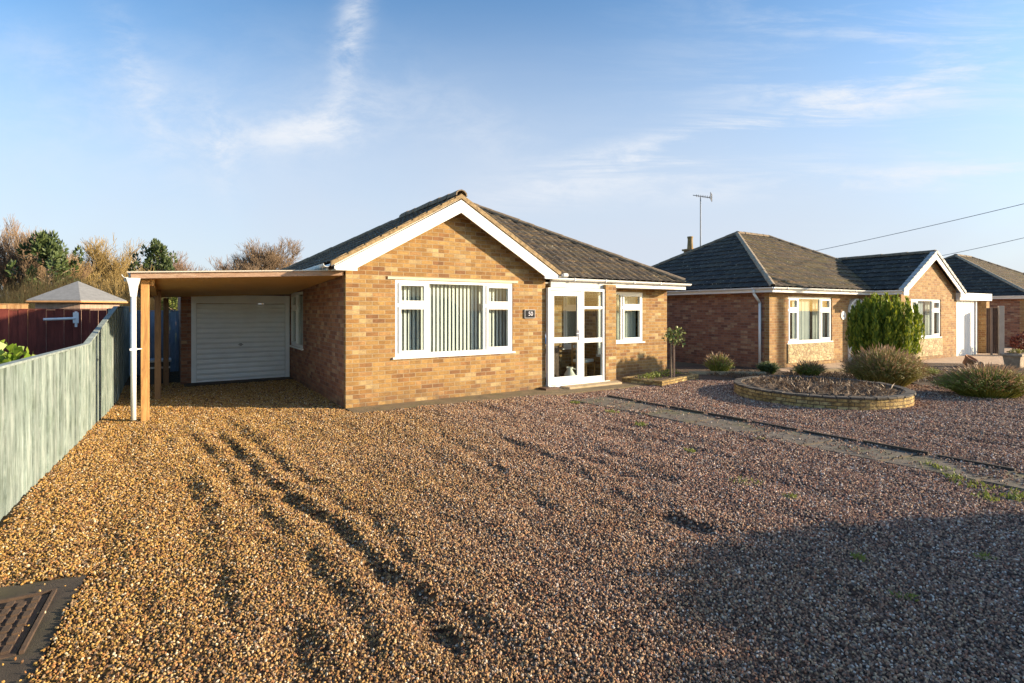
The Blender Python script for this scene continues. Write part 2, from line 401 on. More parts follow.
def finish_mesh(me):
    """UVs in metres, boxed by face direction"""
    nl = len(me.loops); npoly = len(me.polygons)
    if not npoly: return
    co = np.empty(len(me.vertices) * 3); me.vertices.foreach_get('co', co); co = co.reshape(-1, 3)
    no = np.empty(npoly * 3); me.polygons.foreach_get('normal', no); no = no.reshape(-1, 3)
    lt = np.empty(npoly, dtype=int); me.polygons.foreach_get('loop_total', lt)
    vi = np.empty(nl, dtype=int); me.loops.foreach_get('vertex_index', vi)
    nn = np.repeat(no, lt, axis=0); c = co[vi]
    flat = np.abs(nn[:, 2]) > .8
    h = np.maximum(np.hypot(nn[:, 0], nn[:, 1]), 1e-6)
    u = (-nn[:, 1] * c[:, 0] + nn[:, 0] * c[:, 1]) / h
    uv = np.stack([np.where(flat, c[:, 0], u), np.where(flat, c[:, 1], c[:, 2])], axis=1)
    l = me.uv_layers.new(name='UVMap'); l.data.foreach_set('uv', uv.astype(np.float32).ravel())

def thing(name, label, cat, loc=(0, 0, 0), rz=0, group=None):
    o = bpy.data.objects.new(name, None); COL.objects.link(o)
    o.empty_display_size = .2
    o.location = loc; o.rotation_euler = (0, 0, rz); return tag(o, label, cat, group)
def tag(o, label, cat, group=None):
    o['label'] = label; o['category'] = cat
    if group: o['group'] = group
    return o
def struct(o): o['kind'] = 'structure'; return o
def stuff(o, label, cat): o['kind'] = 'stuff'; o['label'] = label; o['category'] = cat; return o
def gp(px, py, z=0.0):
    D = (CAMZ - z) * F / (py - HZ); return ((px - CX) / F * D, D)

def tile_sheet(name, mat, parent, P0, ex, ey, length, run, clips, wave=.15, amp=.012, gauge=.32, thick=.022, sub=4):
    """courses of wavy tiles on a plane from P0, ex along the eave, ey up the slope; clips = [(point2d, normal2d)] cut away outer side"""
    P0 = Vector(P0); ex = Vector(ex).normalized(); ey = Vector(ey).normalized(); ez = ex.cross(ey).normalized()
    if ez.z < 0: ez = -ez
    nx = int(length / (wave / sub)) + 1; nr = int(math.ceil(run / gauge))
    xs = np.arange(nx + 1) * (wave / sub)
    w = np.where((np.arange(nx + 1) % sub) == 0, 0, 0) + amp * (0.5 - 0.5 * np.cos(xs / wave * 2 * np.pi)) ** .6
    bm = bmesh.new(); uvl = bm.loops.layers.uv.new('UVMap')
    rows = []
    loc = {}
    for j in range(nr):
        jit = (random.random() - .5) * .008
        for (y, dz) in ((j * gauge, thick + jit), ((j + 1) * gauge, 0.0)):
            y = min(y, run)
            r = []
            for i in range(nx + 1):
                z = dz + w[i] + random.uniform(-.002, .002)
                v = bm.verts.new(P0 + ex * xs[i] + ey * y + ez * z); loc[v] = (xs[i], y + (-.001 if dz == 0 else .001)); r.append(v)
            rows.append(r)
    for a, b in zip(rows[:-1], rows[1:]):
        for i in range(nx):
            f = bm.faces.new((a[i], a[i + 1], b[i + 1], b[i]))
            for lp in f.loops: lp[uvl].uv = loc[lp.vert]
    for (pt, nm) in clips:
        bmesh.ops.bisect_plane(bm, geom=bm.verts[:] + bm.edges[:] + bm.faces[:], plane_co=Vector((pt[0], pt[1], 0)), plane_no=Vector((nm[0], nm[1], 0)), clear_outer=True)
    me = bpy.data.meshes.new(name); bm.to_mesh(me); bm.free(); me.materials.append(mat)
    o = bpy.data.objects.new(name, me); COL.objects.link(o); o.parent = parent
    return o
def ridge_tiles(mb, p0, p1, r=.10, seg=.42, drop=.03):
    p0 = Vector(p0); p1 = Vector(p1); d = p1 - p0; L = d.length; d.normalize()
    side = d.cross(Vector((0, 0, 1))).normalized(); up = side.cross(d).normalized()
    n = max(1, int(round(L / seg))); k = 7
    for j in range(n):
        a = p0 + d * (L * j / n); b = p0 + d * (L * (j + 1) / n)
        vs = []
        jr = r * random.uniform(.95, 1.06)
        for p, rr, dd in ((a, jr * 1.04, 0), (b, jr * .95, 0)):
            for rad in (rr, rr * .8):
                for i in range(k):
                    t = math.pi * (i / (k - 1) * 1.1 - .05)
                    vs.append(p + side * (rad * math.cos(t)) + up * (rad * math.sin(t) * .85 - drop))
        fs = []
        for i in range(k - 1):
            fs += [(i, i + 1, i + 1 + 2 * k, i + 2 * k), (i, i + k, i + k + 1, i + 1), (i + 2 * k, i + 2 * k + 1, i + 3 * k + 1, i + 3 * k)]
        mb.add(vs, fs)
    return mb

def wall_grid(mb, s0, s1, z0, z1, u0, u1, holes):
    """wall between s0..s1 along local x, thickness u0..u1 along y, with rectangular holes (s0,s1,z0,z1)"""
    xs = sorted({s0, s1, *[h[0] for h in holes], *[h[1] for h in holes]}); zs = sorted({z0, z1, *[h[2] for h in holes], *[h[3] for h in holes]})
    for a, b in zip(xs[:-1], xs[1:]):
        for c, d in zip(zs[:-1], zs[1:]):
            m, n = (a + b) / 2, (c + d) / 2
            if any(h[0] < m < h[1] and h[2] < n < h[3] for h in holes): continue
            mb.box(a, b, u0, u1, c, d)
    return mb

def frame_rect(mb, x0, x1, z0, z1, w, y0, y1):
    mb.box(x0, x1, y0, y1, z0, z0 + w); mb.box(x0, x1, y0, y1, z1 - w, z1)
    mb.box(x0, x0 + w, y0, y1, z0 + w, z1 - w); mb.box(x1 - w, x1, y0, y1, z0 + w, z1 - w)

def make_window(parent, loc, rz, w, h, cols, blind='vertical', sill=True, blindmat='blind', label=None, gaps=None):
    """window in local coords x 0..w, z 0..h, front towards -y. cols = [(x0,x1,transom z or None)]"""
    f = MB(); fw = .06
    frame_rect(f, 0, w, 0, h, fw, -.012, .06)
    panes = []
    for i, (a, b, tz) in enumerate(cols):
        if i > 0: f.box(a - fw / 2, a + fw / 2, -.012, .06, fw, h - fw)
        xa = a + (fw / 2 if i > 0 else fw); xb = b - (fw / 2 if i < len(cols) - 1 else fw)
        if tz:
            f.box(xa, xb, -.012, .06, tz - .03, tz + .03)
            for (za, zb) in ((fw, tz - .03), (tz + .03, h - fw)):
                frame_rect(f, xa + .002, xb - .002, za + .002, zb - .002, .045, -.028, .045)
                panes.append((xa + .04, xb - .04, za + .04, zb - .04))
        else: panes.append((xa - .002, xb + .002, fw, h - fw))
    o = f.build('window', M['white'], parent, loc=loc, rot=(0, 0, rz))
    if label: o['label'] = label
    for (a, b, c, d) in panes:
        MB().box(a, b, .012, .018, c, d).build('pane', M['glass'], o)
    if sill: MB().box(-.05, w + .05, -.055, .03, -.035, -.002).build('sill', M['white'], o)
    if blind == 'vertical':
        b = MB(); x = .09; i = 0
        while x < w - .09:
            a = R(random.uniform(16, 25)); hw = .037; yy = .14
            dx, dy = math.cos(a) * hw, math.sin(a) * hw
            b.add([(x - dx, yy - dy, .03), (x + dx, yy + dy, .03), (x + dx, yy + dy, h - .05), (x - dx, yy - dy, h - .05)], [(0, 1, 2, 3)])
            x += .081; i += 1
        b.build('blind', M[blindmat], o)
    elif blind == 'curtain':
        b = MB(); x = .05
        g = gaps or [(0, .35), (.65, 1)]
        for (ga, gb) in g:
            x = .05 + ga * (w - .1); xe = .05 + gb * (w - .1); n = max(2, int((xe - x) / .03))
            vs = [];
            for i in range(n + 1):
                xx = x + (xe - x) * i / n; yy = .16 + .02 * math.sin(i * 1.9) + .008 * math.sin(i * .7)
                vs += [(xx, yy, .03), (xx, yy, h - .04)]
            b.add(vs, [(2 * i, 2 * i + 2, 2 * i + 3, 2 * i + 1) for i in range(n)])
        b.build('curtain', M[blindmat], o, smooth=True)
    return o

def text_mesh(name, txt, size, mat, parent, loc, rot, depth=.004):
    cu = bpy.data.curves.new(name, 'FONT'); cu.body = txt; cu.size = size; cu.extrude = depth; cu.align_x = 'CENTER'; cu.align_y = 'CENTER'
    tmp = bpy.data.objects.new(name + '_tmp', cu); COL.objects.link(tmp)
    bpy.context.view_layer.update()
    me = bpy.data.meshes.new_from_object(tmp.evaluated_get(bpy.context.evaluated_depsgraph_get()))
    bpy.data.objects.remove(tmp); me.materials.clear(); me.materials.append(mat)
    o = bpy.data.objects.new(name, me); COL.objects.link(o); o.parent = parent; o.location = loc; o.rotation_euler = rot; return o

# ------------------------------------------------------------------ frames of reference
TH = R(33.1)
A0 = Vector((-2.77, 8.73, 0))
ax = Vector((math.cos(TH), math.sin(TH), 0)); dx_ = Vector((-math.sin(TH), math.cos(TH), 0))
def hw(s, u, z=0): return A0 + ax * s + dx_ * u + Vector((0, 0, z))
def h_local(x, y):
    r = Vector((x, y, 0)) - A0; return r.dot(ax), r.dot(dx_)
TN = R(31)
N0 = Vector((7.17, 14.6, 0))
an = Vector((math.cos(TN), math.sin(TN), 0)); dn = Vector((-math.sin(TN), math.cos(TN), 0))
PLC = (5.85, 10.03, 1.47)     # round planter
# path quad
PE1, PE2 = gp(572, 400.5), gp(1024, 490)
PF1, PF2 = gp(607, 397), gp(1024, 474)
def ext(p, q, k): return (p[0] + (q[0] - p[0]) * k, p[1] + (q[1] - p[1]) * k)
PE3, PF3 = ext(PE1, PE2, 1.9), ext(PF1, PF2, 2.0)

# ------------------------------------------------------------------ ground
def m_groundfar():
    t = NT('garden_ground'); geo = t.n('ShaderNodeNewGeometry'); v = geo.outputs['Position']
    c = t.ramp(t.noise(v, .6, 6, .65), [(.35, (.13, .09, .05)), (.55, (.16, .12, .06)), (.7, (.10, .11, .035))])
    t.base(c); t.rough(1); t.bump(t.noise(v, 20, 5), .6, .03); return t.m
g = MB(); g.add([(-900, -900, -.06), (900, -900, -.06), (900, 900, -.06), (-900, 900, -.06)], [(0, 1, 2, 3)])
struct(g.build('ground', m_groundfar()))

def m_gravelbase(stone=False):
    t = NT('gravel_stone' if stone else 'gravel_bed')
    geo = t.n('ShaderNodeNewGeometry'); v = geo.outputs['Position']
    sp = t.n('ShaderNodeSeparateXYZ'); t.l(v, sp.inputs[0])
    if stone:
        oi = t.n('ShaderNodeObjectInfo'); rnd = oi.outputs['Random']
    else:
        vo = t.n('ShaderNodeTexVoronoi'); vo.inputs['Scale'].default_value = 55; t.l(v, vo.inputs['Vector'])
        wn = t.n('ShaderNodeTexWhiteNoise'); t.l(vo.outputs['Color'], wn.inputs['Vector']); rnd = wn.outputs['Value']
    gold = t.ramp(rnd, [(0, (.09, .05, .022)), (.13, (.26, .155, .045)), (.27, (.38, .25, .075)), (.40, (.15, .085, .045)), (.52, (.38, .235, .075)), (.66, (.24, .17, .105)), (.76, (.42, .31, .14)), (.86, (.30, .15, .06)), (.95, (.52, .45, .33))], 'CONSTANT')
    pink = t.ramp(rnd, [(0, (.08, .052, .045)), (.13, (.25, .155, .115)), (.27, (.40, .27, .19)), (.40, (.145, .095, .08)), (.52, (.33, .20, .15)), (.66, (.22, .18, .16)), (.76, (.46, .35, .25)), (.86, (.29, .145, .10)), (.93, (.58, .52, .47))], 'CONSTANT')
    # golden left and front, pinker right: partly stone mix, partly sun warmth painted in
    sel = t.math('ADD', t.math('MULTIPLY', sp.outputs[0], .30), t.math('MULTIPLY', sp.outputs[1], .055))
    sel = t.math('ADD', sel, t.math('MULTIPLY', t.noise(v, .45, 3), 1.2))
    mr = t.n('ShaderNodeMapRange'); mr.interpolation_type = 'SMOOTHSTEP'; t.l(sel, mr.inputs[0]); mr.inputs[1].default_value = -.1; mr.inputs[2].default_value = 1.6
    c = t.mix(mr.outputs[0], gold, pink)
    if stone: c = t.mix(1.0, c, (1.14, 1.06, .99), 'MULTIPLY')
    if not stone: c = t.mix(1.0, c, (.38, .33, .30), 'MULTIPLY')
    t.base(c); t.rough(.8); t.p.inputs['Specular IOR Level'].default_value = .25
    if not stone: t.bump(vo.outputs['Distance'], 1, .012)
    return t.m

TRACKS = []   # (polyline, depth, width) in ground coordinates
def tr(pts, d, w): TRACKS.append(([gp(*p) for p in pts], d, w))
tr([(205, 420), (240, 455), (265, 480), (300, 505), (335, 530), (368, 560), (400, 590), (440, 635), (480, 690)], .056, .085)
tr([(222, 415), (262, 455), (300, 490), (345, 528)], .022, .11)
tr([(150, 432), (180, 455), (196, 500), (212, 560), (226, 640)], .018, .11)
tr([(165, 470), (200, 500), (262, 560), (285, 640), (300, 700)], .024, .11)
tr([(235, 500), (255, 500), (262, 505)], .02, .1)
tr([(560, 430), (600, 434), (645, 442)], .022, .16)
tr([(565, 438), (600, 452), (640, 470), (672, 486)], .032, .15)
tr([(570, 452), (612, 470), (660, 494)], .036, .15)
tr([(655, 516), (690, 528), (730, 542)], .040, .10)
tr([(610, 430), (680, 450), (760, 468), (850, 492)], .012, .16)
tr([(700, 462), (790, 486), (900, 520)], .012, .14)
tr([(400, 440), (470, 470), (540, 520), (590, 560)], .010, .15)
tr([(520, 445), (590, 500), (650, 540)], .012, .12)
tr([(420, 415), (520, 420), (600, 430)], .010, .18)
tr([(240, 425), (290, 470), (340, 505), (400, 555), (470, 620), (540, 700)], .022, .09)
tr([(180, 425), (215, 462), (250, 500), (290, 545), (340, 600), (390, 690)], .026, .09)
tr([(590, 425), (660, 440), (740, 462)], .022, .09)
tr([(480, 430), (560, 462), (630, 505), (690, 550)], .020, .09)
tr([(430, 430), (500, 470), (560, 515)], .018, .09)
def seg_dist(X, Y, pts):
    best = np.full(X.shape, 1e9); sgn = np.zeros(X.shape); tt = np.zeros(X.shape); n = len(pts) - 1
    for k, ((x0, y0), (x1, y1)) in enumerate(zip(pts[:-1], pts[1:])):
        ex, ey = x1 - x0, y1 - y0; L2 = ex * ex + ey * ey
        t = np.clip(((X - x0) * ex + (Y - y0) * ey) / L2, 0, 1)
        d = np.hypot(X - x0 - t * ex, Y - y0 - t * ey); side = np.sign((X - x0) * ey - (Y - y0) * ex)
        m = d < best; best = np.where(m, d, best); sgn = np.where(m, side, sgn); tt = np.where(m, (k + t) / n, tt)
    return best, sgn, tt
def vnoise(X, Y, cell, seed, ang=0, sx=1):
    r = np.random.default_rng(seed); G = r.random((64, 64))
    c, s_ = math.cos(ang), math.sin(ang)
    x = (X * c + Y * s_) / cell / sx + 100; y = (-X * s_ + Y * c) / cell + 100
    xi = np.floor(x).astype(int); yi = np.floor(y).astype(int); fx = x - xi; fy = y - yi
    fx = fx * fx * (3 - 2 * fx); fy = fy * fy * (3 - 2 * fy)
    g_ = lambda a, b: G[a % 64, b % 64]
    return (g_(xi, yi) * (1 - fx) + g_(xi + 1, yi) * fx) * (1 - fy) + (g_(xi, yi + 1) * (1 - fx) + g_(xi + 1, yi + 1) * fx) * fy - .5
def gravel_height(X, Y):
    h = vnoise(X, Y, 1.6, 1) * .03 + vnoise(X, Y, .24, 2, R(-52), 5.0) * .021 + vnoise(X, Y, .16, 3, R(-52), 2.5) * .015 + vnoise(X, Y, .09, 4) * .007
    wob = vnoise(X, Y, .5, 9) * .07 + vnoise(X, Y, .09, 19) * .07
    for i, (pts, d, w) in enumerate(TRACKS):
        b, sg, t = seg_dist(X + wob, Y + wob * .7, pts)
        dd = d * .60 * (.0 + 2.0 * (vnoise(X, Y, .22, 20 + i) + .5)) * np.clip(np.minimum(t, 1 - t) * 8, 0, 1)
        h += -dd * np.exp(-(b / w) ** 2) + dd * .55 * np.exp(-((b - w * 1.5) / (w * .9)) ** 2) * (sg < 0)
    return h
def in_poly(X, Y, poly):
    ins = np.zeros(X.shape, bool); n = len(poly)
    for i in range(n):
        x0, y0 = poly[i]; x1, y1 = poly[(i + 1) % n]
        c = ((y0 > Y) != (y1 > Y)) & (X < (x1 - x0) * (Y - y0) / (y1 - y0 + 1e-12) + x0); ins ^= c
    return ins
SLABC = [gp(86, 574), gp(-40, 592), gp(-260, 705), gp(20, 700)]
def build_gravel():
    st = .045
    xs = np.arange(-9.5, 13.0, st); ys = np.arange(1.2, 14.6, st)
    X, Y = np.meshgrid(xs, ys)
    Z = gravel_height(X, Y)
    # density / exclusion mask
    rel = np.stack([X - A0.x, Y - A0.y]); S = rel[0] * ax.x + rel[1] * ax.y; U = rel[0] * dx_.x + rel[1] * dx_.y
    keep = np.ones(X.shape, bool)
    keep &= ~((S > -.0) & (U > -.0) & (U < 10) & (S < 8.6))                    # house
    keep &= ~((S > -3.4) & (S < .1) & (U > 5.2))                                # beyond garage door
    keep &= (S > -3.52)                                                         # fence line
    keep &= ~(in_poly(X, Y, [hw(0.02, 0).xy[:], hw(.02, -.52).xy[:], hw(3.4, -.68).xy[:], hw(3.9, -.85).xy[:], hw(6.6, -.85).xy[:], hw(8.9, .0).xy[:], hw(8.9, 2).xy[:], hw(6.0, 2).xy[:]]))
    path = [PE1, PE3, PF3, PF1]
    ip = in_poly(X, Y, path)
    cut = vnoise(X, Y, .4, 50) + .5
    keep &= ~(np.hypot(X - PLC[0], Y - PLC[1]) < PLC[2] - .05)
    # neighbour's garden and drive: right of the boundary
    bnd = Y > (12.4 + (X - 4) * -.18)
    keep &= ~(bnd & (X > 4))
    onslab = in_poly(X, Y, SLABC)
    sunk = ip | in_poly(X, Y, SLABC)
    Zb = np.where(sunk, np.minimum(Z, 0) - .035, Z)
    Zb = np.where((np.hypot(X - PLC[0], Y - PLC[1]) < PLC[2] - .05), -.05, Zb)
    Zb = np.where((S > 0) & (U > 0), -.05, Zb); Zb = np.where(S < -3.6, -.08, Zb); Zb = np.where(bnd & (X > 4), -.05, Zb)
    apr = in_poly(X, Y, [hw(0.02, 0).xy[:], hw(.02, -.52).xy[:], hw(3.4, -.68).xy[:], hw(3.9, -.85).xy[:], hw(6.6, -.85).xy[:], hw(8.9, .0).xy[:], hw(8.9, 2).xy[:], hw(6.0, 2).xy[:]])
    Zb = np.where(apr, -.05, Zb)
    px = 512 + 524 * X / Y
    vis = (px > -130) & (px < 1150) & (1.65 * 524 / Y + 310 < 760)
    D = np.hypot(X * .6, Y)
    rad = .0057 + .00066 * D
    dens = 1.15 / (math.pi * rad ** 2 * .80)
    frac = np.where(ip, np.clip((cut - .55) * 1.3, 0, .4) + .04, 1.0)
    bare = np.clip(.75 + (vnoise(X, Y, .6, 60) + .5) * .5, 0, 1)
    frac = np.where(onslab, .012, frac); dens = dens * keep * vis * frac * bare
    ny, nx = X.shape
    co = np.stack([X, Y, Zb], -1).reshape(-1, 3)
    idx = np.arange(nx * ny).reshape(ny, nx)
    faces = np.stack([idx[:-1, :-1], idx[:-1, 1:], idx[1:, 1:], idx[1:, :-1]], -1).reshape(-1, 4)
    def grid_mesh(name, fc):
        me = bpy.data.meshes.new(name)
        me.vertices.add(len(co)); me.vertices.foreach_set('co', co.astype(np.float32).ravel())
        me.loops.add(fc.size); me.loops.foreach_set('vertex_index', fc.astype(np.int32).ravel())
        me.polygons.add(len(fc)); me.polygons.foreach_set('loop_start', np.arange(0, fc.size, 4, dtype=np.int32)); me.polygons.foreach_set('loop_total', np.full(len(fc), 4, dtype=np.int32))
        me.update(calc_edges=True); me.validate(); return me
    me = grid_mesh('gravel_drive', faces); me.materials.append(m_gravelbase(False))
    o = bpy.data.objects.new('gravel_drive', me); COL.objects.link(o); struct(o)
    # loose stones: points placed here, spread by area
    area = st * st
    lam = dens * area * .9
    cnt = rng.poisson(lam.ravel()); base = np.repeat(np.arange(nx * ny), cnt)
    jx = rng.random(base.size) * st - st / 2; jy = rng.random(base.size) * st - st / 2
    PX = X.ravel()[base] + jx; PY = Y.ravel()[base] + jy; r_ = rad.ravel()[base]
    PZ = Z.ravel()[base] + r_ * rng.uniform(-.1, .75, base.size)
    onp = ip.ravel()[base]; PZ = np.where(onp, .018, PZ); PZ = np.where(onslab.ravel()[base], .004, PZ)
    pm = bpy.data.meshes.new('loose_gravel'); pm.vertices.add(base.size)
    pm.vertices.foreach_set('co', np.stack([PX, PY, PZ], -1).astype(np.float32).ravel())
    a = pm.attributes.new('rad', 'FLOAT', 'POINT'); a.data.foreach_set('value', (r_ * rng.uniform(.6, 1.25, base.size)).astype(np.float32))
    pm.update()
    po = bpy.data.objects.new('loose_gravel', pm); COL.objects.link(po)
    stuff(po, 'golden and pinkish loose gravel stones covering the front drive', 'gravel')
    mat = m_gravelbase(True); pm.materials.append(mat)
    ng = bpy.data.node_groups.new('scatter_stones', 'GeometryNodeTree')
    ng.interface.new_socket('Geometry', in_out='INPUT', socket_type='NodeSocketGeometry'); ng.interface.new_socket('Geometry', in_out='OUTPUT', socket_type='NodeSocketGeometry')
    n = ng.nodes.new; l = ng.links.new
    gi = n('NodeGroupInput'); go = n('NodeGroupOutput'); m2p = n('GeometryNodeMeshToPoints'); iop = n('GeometryNodeInstanceOnPoints')
    ico = n('GeometryNodeMeshIcoSphere'); ico.inputs['Radius'].default_value = 1; ico.inputs['Subdivisions'].default_value = 2
    sm = n('GeometryNodeSetMaterial'); sm.inputs['Material'].default_value = mat
    sp = n('GeometryNodeSetPosition'); nz = n('ShaderNodeTexNoise'); nz.inputs['Scale'].default_value = 1.1
    vm = n('ShaderNodeVectorMath'); vm.operation = 'SUBTRACT'; vm.inputs[1].default_value = (.5, .5, .5)
    l(nz.outputs['Color'], vm.inputs[0])
    vs = n('ShaderNodeVectorMath'); vs.operation = 'SCALE'; vs.inputs['Scale'].default_value = 1.3; l(vm.outputs[0], vs.inputs[0])
    l(ico.outputs[0], sp.inputs['Geometry']); l(vs.outputs[0], sp.inputs['Offset']); l(sp.outputs[0], sm.inputs['Geometry'])
    rv = n('FunctionNodeRandomValue'); rv.data_type = 'FLOAT_VECTOR'; rv.inputs[0].default_value = (0, 0, 0); rv.inputs[1].default_value = (6.28, 6.28, 6.28)
    rs = n('FunctionNodeRandomValue'); rs.data_type = 'FLOAT_VECTOR'; rs.inputs[0].default_value = (.8, .6, .45); rs.inputs[1].default_value = (1.3, 1.0, .8); rs.inputs['Seed'].default_value = 5
    at = n('GeometryNodeInputNamedAttribute'); at.data_type = 'FLOAT'; at.inputs['Name'].default_value = 'rad'
    sc = n('ShaderNodeVectorMath'); sc.operation = 'SCALE'; l(rs.outputs[0], sc.inputs[0]); l(at.outputs[0], sc.inputs['Scale'])
    l(gi.outputs[0], m2p.inputs[0]); l(m2p.outputs[0], iop.inputs['Points']); l(sm.outputs[0], iop.inputs['Instance'])
    l(rv.outputs[0], iop.inputs['Rotation']); l(sc.outputs[0], iop.inputs['Scale']); l(iop.outputs[0], go.inputs[0])
    md = po.modifiers.new('scatter', 'NODES'); md.node_group = ng
    print('stones', base.size)
build_gravel()

# house apron, path, neighbour paving
m = MB(); m.prism([hw(.0, .02).xy[:], hw(.0, -.55).xy[:], hw(3.3, -.72).xy[:], hw(3.8, -.8).xy[:], hw(6.6, -.8).xy[:], hw(8.9, -.1).xy[:], hw(8.9, 2.3).xy[:], hw(5.9, 2.3).xy[:], hw(5.9, .02).xy[:]], -.08, .012, 'z')
struct(m.build('concrete_apron', M['apron']))
m = MB()
# path slabs with joints
n = 14
for i in range(n):
    a, b = i / n, (i + 1) / n - .004
    m.prism([ext(PE1, PE3, a), ext(PE1, PE3, b), ext(PF1, PF3, b), ext(PF1, PF3, a)], -.05, .012 + random.uniform(-.003, .004), 'z')
struct(m.build('garden_path', M['path']))
m = MB()
for i in range(16):
    a, b = i / 16, (i + 1) / 16 - .006
    p, q = ext(PF1, PF3, a), ext(PF1, PF3, b)
    nx_, ny_ = (q[1] - p[1]), -(q[0] - p[0]); L = math.hypot(nx_, ny_); nx_ /= -L / .035; ny_ /= -L / .035
    m.prism([p, q, (q[0] + nx_, q[1] + ny_), (p[0] + nx_, p[1] + ny_)], -.05, .042 + random.uniform(-.006, .006), 'z')
m.build('path_edging', M['slab'])
tag(bpy.data.objects['path_edging'], 'dark raised edging strip along the right side of the concrete path', 'edging')
m = MB()
m.prism([(4.0, 12.75), (5.0, 12.55), (7.2, 12.2), (9.2, 12.4), (9.0, 10.9), (22, 10), (40, 22), (24, 26), (11, 18), (3.4, 14.9)], -.05, -.012, 'z')
struct(m.build('neighbour_garden_bed', M['soil']))
m = MB()
Nw = lambda s, u, z=0: N0 + an * s + dn * u + Vector((0, 0, z))
m.prism([Nw(-.1, .3).xy[:], Nw(-.1, -.9).xy[:], Nw(5.5, -1.1).xy[:], Nw(7.2, -2.8).xy[:], Nw(14, -3.6).xy[:], Nw(26, -4).xy[:], Nw(26, 5.5).xy[:], Nw(13, 5.5).xy[:], Nw(13, .3).xy[:]], -.05, .0, 'z')
struct(m.build('neighbour_drive', M['paving']))

# ------------------------------------------------------------------ the bungalow
H = thing('bungalow', 'buff brick bungalow with white gable barge boards, wide blind window and glazed porch', 'house', A0, TH)
ZE = 2.40; PIT = .578; SL = -.30; SA = 2.03; SGR = 4.36; VG = -.25
WB, WT = .82, 2.19
w1 = (.86, 3.32)
w = MB()
wall_grid(w, 0, 4.14, -.1, 2.36, 0, .12, [(w1[0], w1[1], WB, WT)])
za = ZE + PIT * (SA - SL) - .05
w.prism([(0, 2.36), (4.14, 2.36), (4.14, 2.53), (SA, za), (0, 2.53)], 0, .12, 'y')
w.build('wall', M['brick'], H)
w = MB()
# left side wall (window u 3.36..4.74)
sub = MB(); wall_grid(sub, .12, 9.0, -.1, 2.55, 0, .12, [(3.36, 4.74, .80, 2.06)])
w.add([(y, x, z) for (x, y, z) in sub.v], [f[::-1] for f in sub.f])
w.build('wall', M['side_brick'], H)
w = MB()
wall_grid(w, 5.96, 8.44, -.1, 2.25, .45, .57, [(6.13, 7.54, .86, 2.09)])
w.box(5.76, 6.08, -.10, .06, -.1, 2.22); w.box(5.96, 6.08, .06, .45, -.1, .55)      # porch pier
w.box(8.32, 8.44, .57, 8.9, -.1, 2.3)
w.box(.12, 8.44, 8.88, 9.0, -.1, 2.3)
w.box(4.02, 4.14, .12, .9, -.1, 2.4)         # porch inner side
wall_grid(w, 4.14, 6.08, -.1, 2.3, .9, 1.02, [(5.35, 5.9, .75, 2.05)]); w.box(5.96, 6.08, .57, .9, -.1, 2.25)
w.build('wall', M['brick'], H)
m = MB(); m.box(.14, 8.3, .3, 8.8, -.05, .0); m.box(.14, 4.0, .14, 8.8, 2.31, 2.34); m.box(4.14, 6.07, .02, .9, 2.21, 2.24); m.box(4.0, 8.3, 1.02, 8.8, 2.21, 2.24); m.box(.2, 8.3, 2.6, 2.7, 0, 2.3)
m.build('room_lining', M['plaster'], H)
# gable upper backing wall between ceiling and roof is the wall prism itself
# roof ------------------------------------------------
PK = (4.16, 4.46, 4.78); PITM = (4.78 - ZE) / (4.16 - SL)
ZR = 2.33; slR = (PK[2] - ZR) / 4.46
zap = ZE + PIT * (SA - SL)
uv_ = (zap - ZR) / slR                                  # where the gable ridge meets the front slope
tile_sheet('roof_slope', M['tile'], H, (SL, uv_ + .1, ZE), (0, -1, 0), (1, 0, PIT), uv_ + .1 - VG, 3.0, [((SA, 0), (1, 0))], amp=.03, wave=.225, sub=6)
tile_sheet('roof_slope', M['tile'], H, (SL, 9.3, ZE), (0, -1, 0), (1, 0, PITM), 9.3 - uv_, 5.6,
                   [((PK[0], PK[1]), (1, 0)), ((PK[0], 4.9), (4.4, 4.51)), ((SA, uv_), (PK[1] - uv_, -(PK[0] - SA)))], amp=.03, wave=.225, sub=6)
# gable right slope
tile_sheet('roof_slope', M['tile'], H, (SGR, VG, ZE), (0, 1, 0), (-1, 0, PIT), 3.2, 2.9,
           [((SA, 0), (-1, 0)), ((SA, uv_), (uv_ - 0, SGR - SA))], amp=.03, wave=.225, sub=6)
# main front slope
dv = Vector((SGR - SA, 0 - uv_)); vn = (-uv_ * 1.0, -(SGR - SA))
tile_sheet('roof_slope', M['tile'], H, (2.0, -.0, ZR), (1, 0, 0), (0, 1, slR), 6.62, 5.2,
           [((8.62, 0), (1, 1)), ((SA, uv_), (-uv_, -(SGR - SA))), ((SA, uv_), (-(PK[1] - uv_), (PK[0] - SA)))], amp=.03, wave=.225, sub=6)
# right slope
tile_sheet('roof_slope', M['tile'], H, (8.62, 0, ZR), (0, 1, 0), (-1, 0, slR), 9.3, 5.2,
           [((8.62, 0), (-1, -1)), ((PK[0], PK[1]), (-1, 0)), ((8.62, 9.3), (-1, 1))], amp=.03, wave=.225, sub=6)
m = MB(); m.add([(SL, 9.3, ZE), (8.62, 9.3, ZR), (PK[0], 4.9, PK[2])], [(1, 0, 2)]); m.build('roof_slope', M['tile'], H)
r = MB()
ridge_tiles(r, (SA, VG - .02, zap + .045), (SA, uv_, zap + .045), .12)
r.build('ridge', M['ridge'], H); r = MB()
ridge_tiles(r, (8.6, .02, ZR + .06), (PK[0], PK[1], PK[2] + .05), .11)
ridge_tiles(r, PK[:2] + (PK[2] + .05,), (PK[0], 4.9, PK[2] + .05), .11)
ridge_tiles(r, (PK[0], 4.9, PK[2] + .05), (SL, 9.3, ZE + .05), .11)
r.build('ridge', M['ridge'], H, smooth=False)
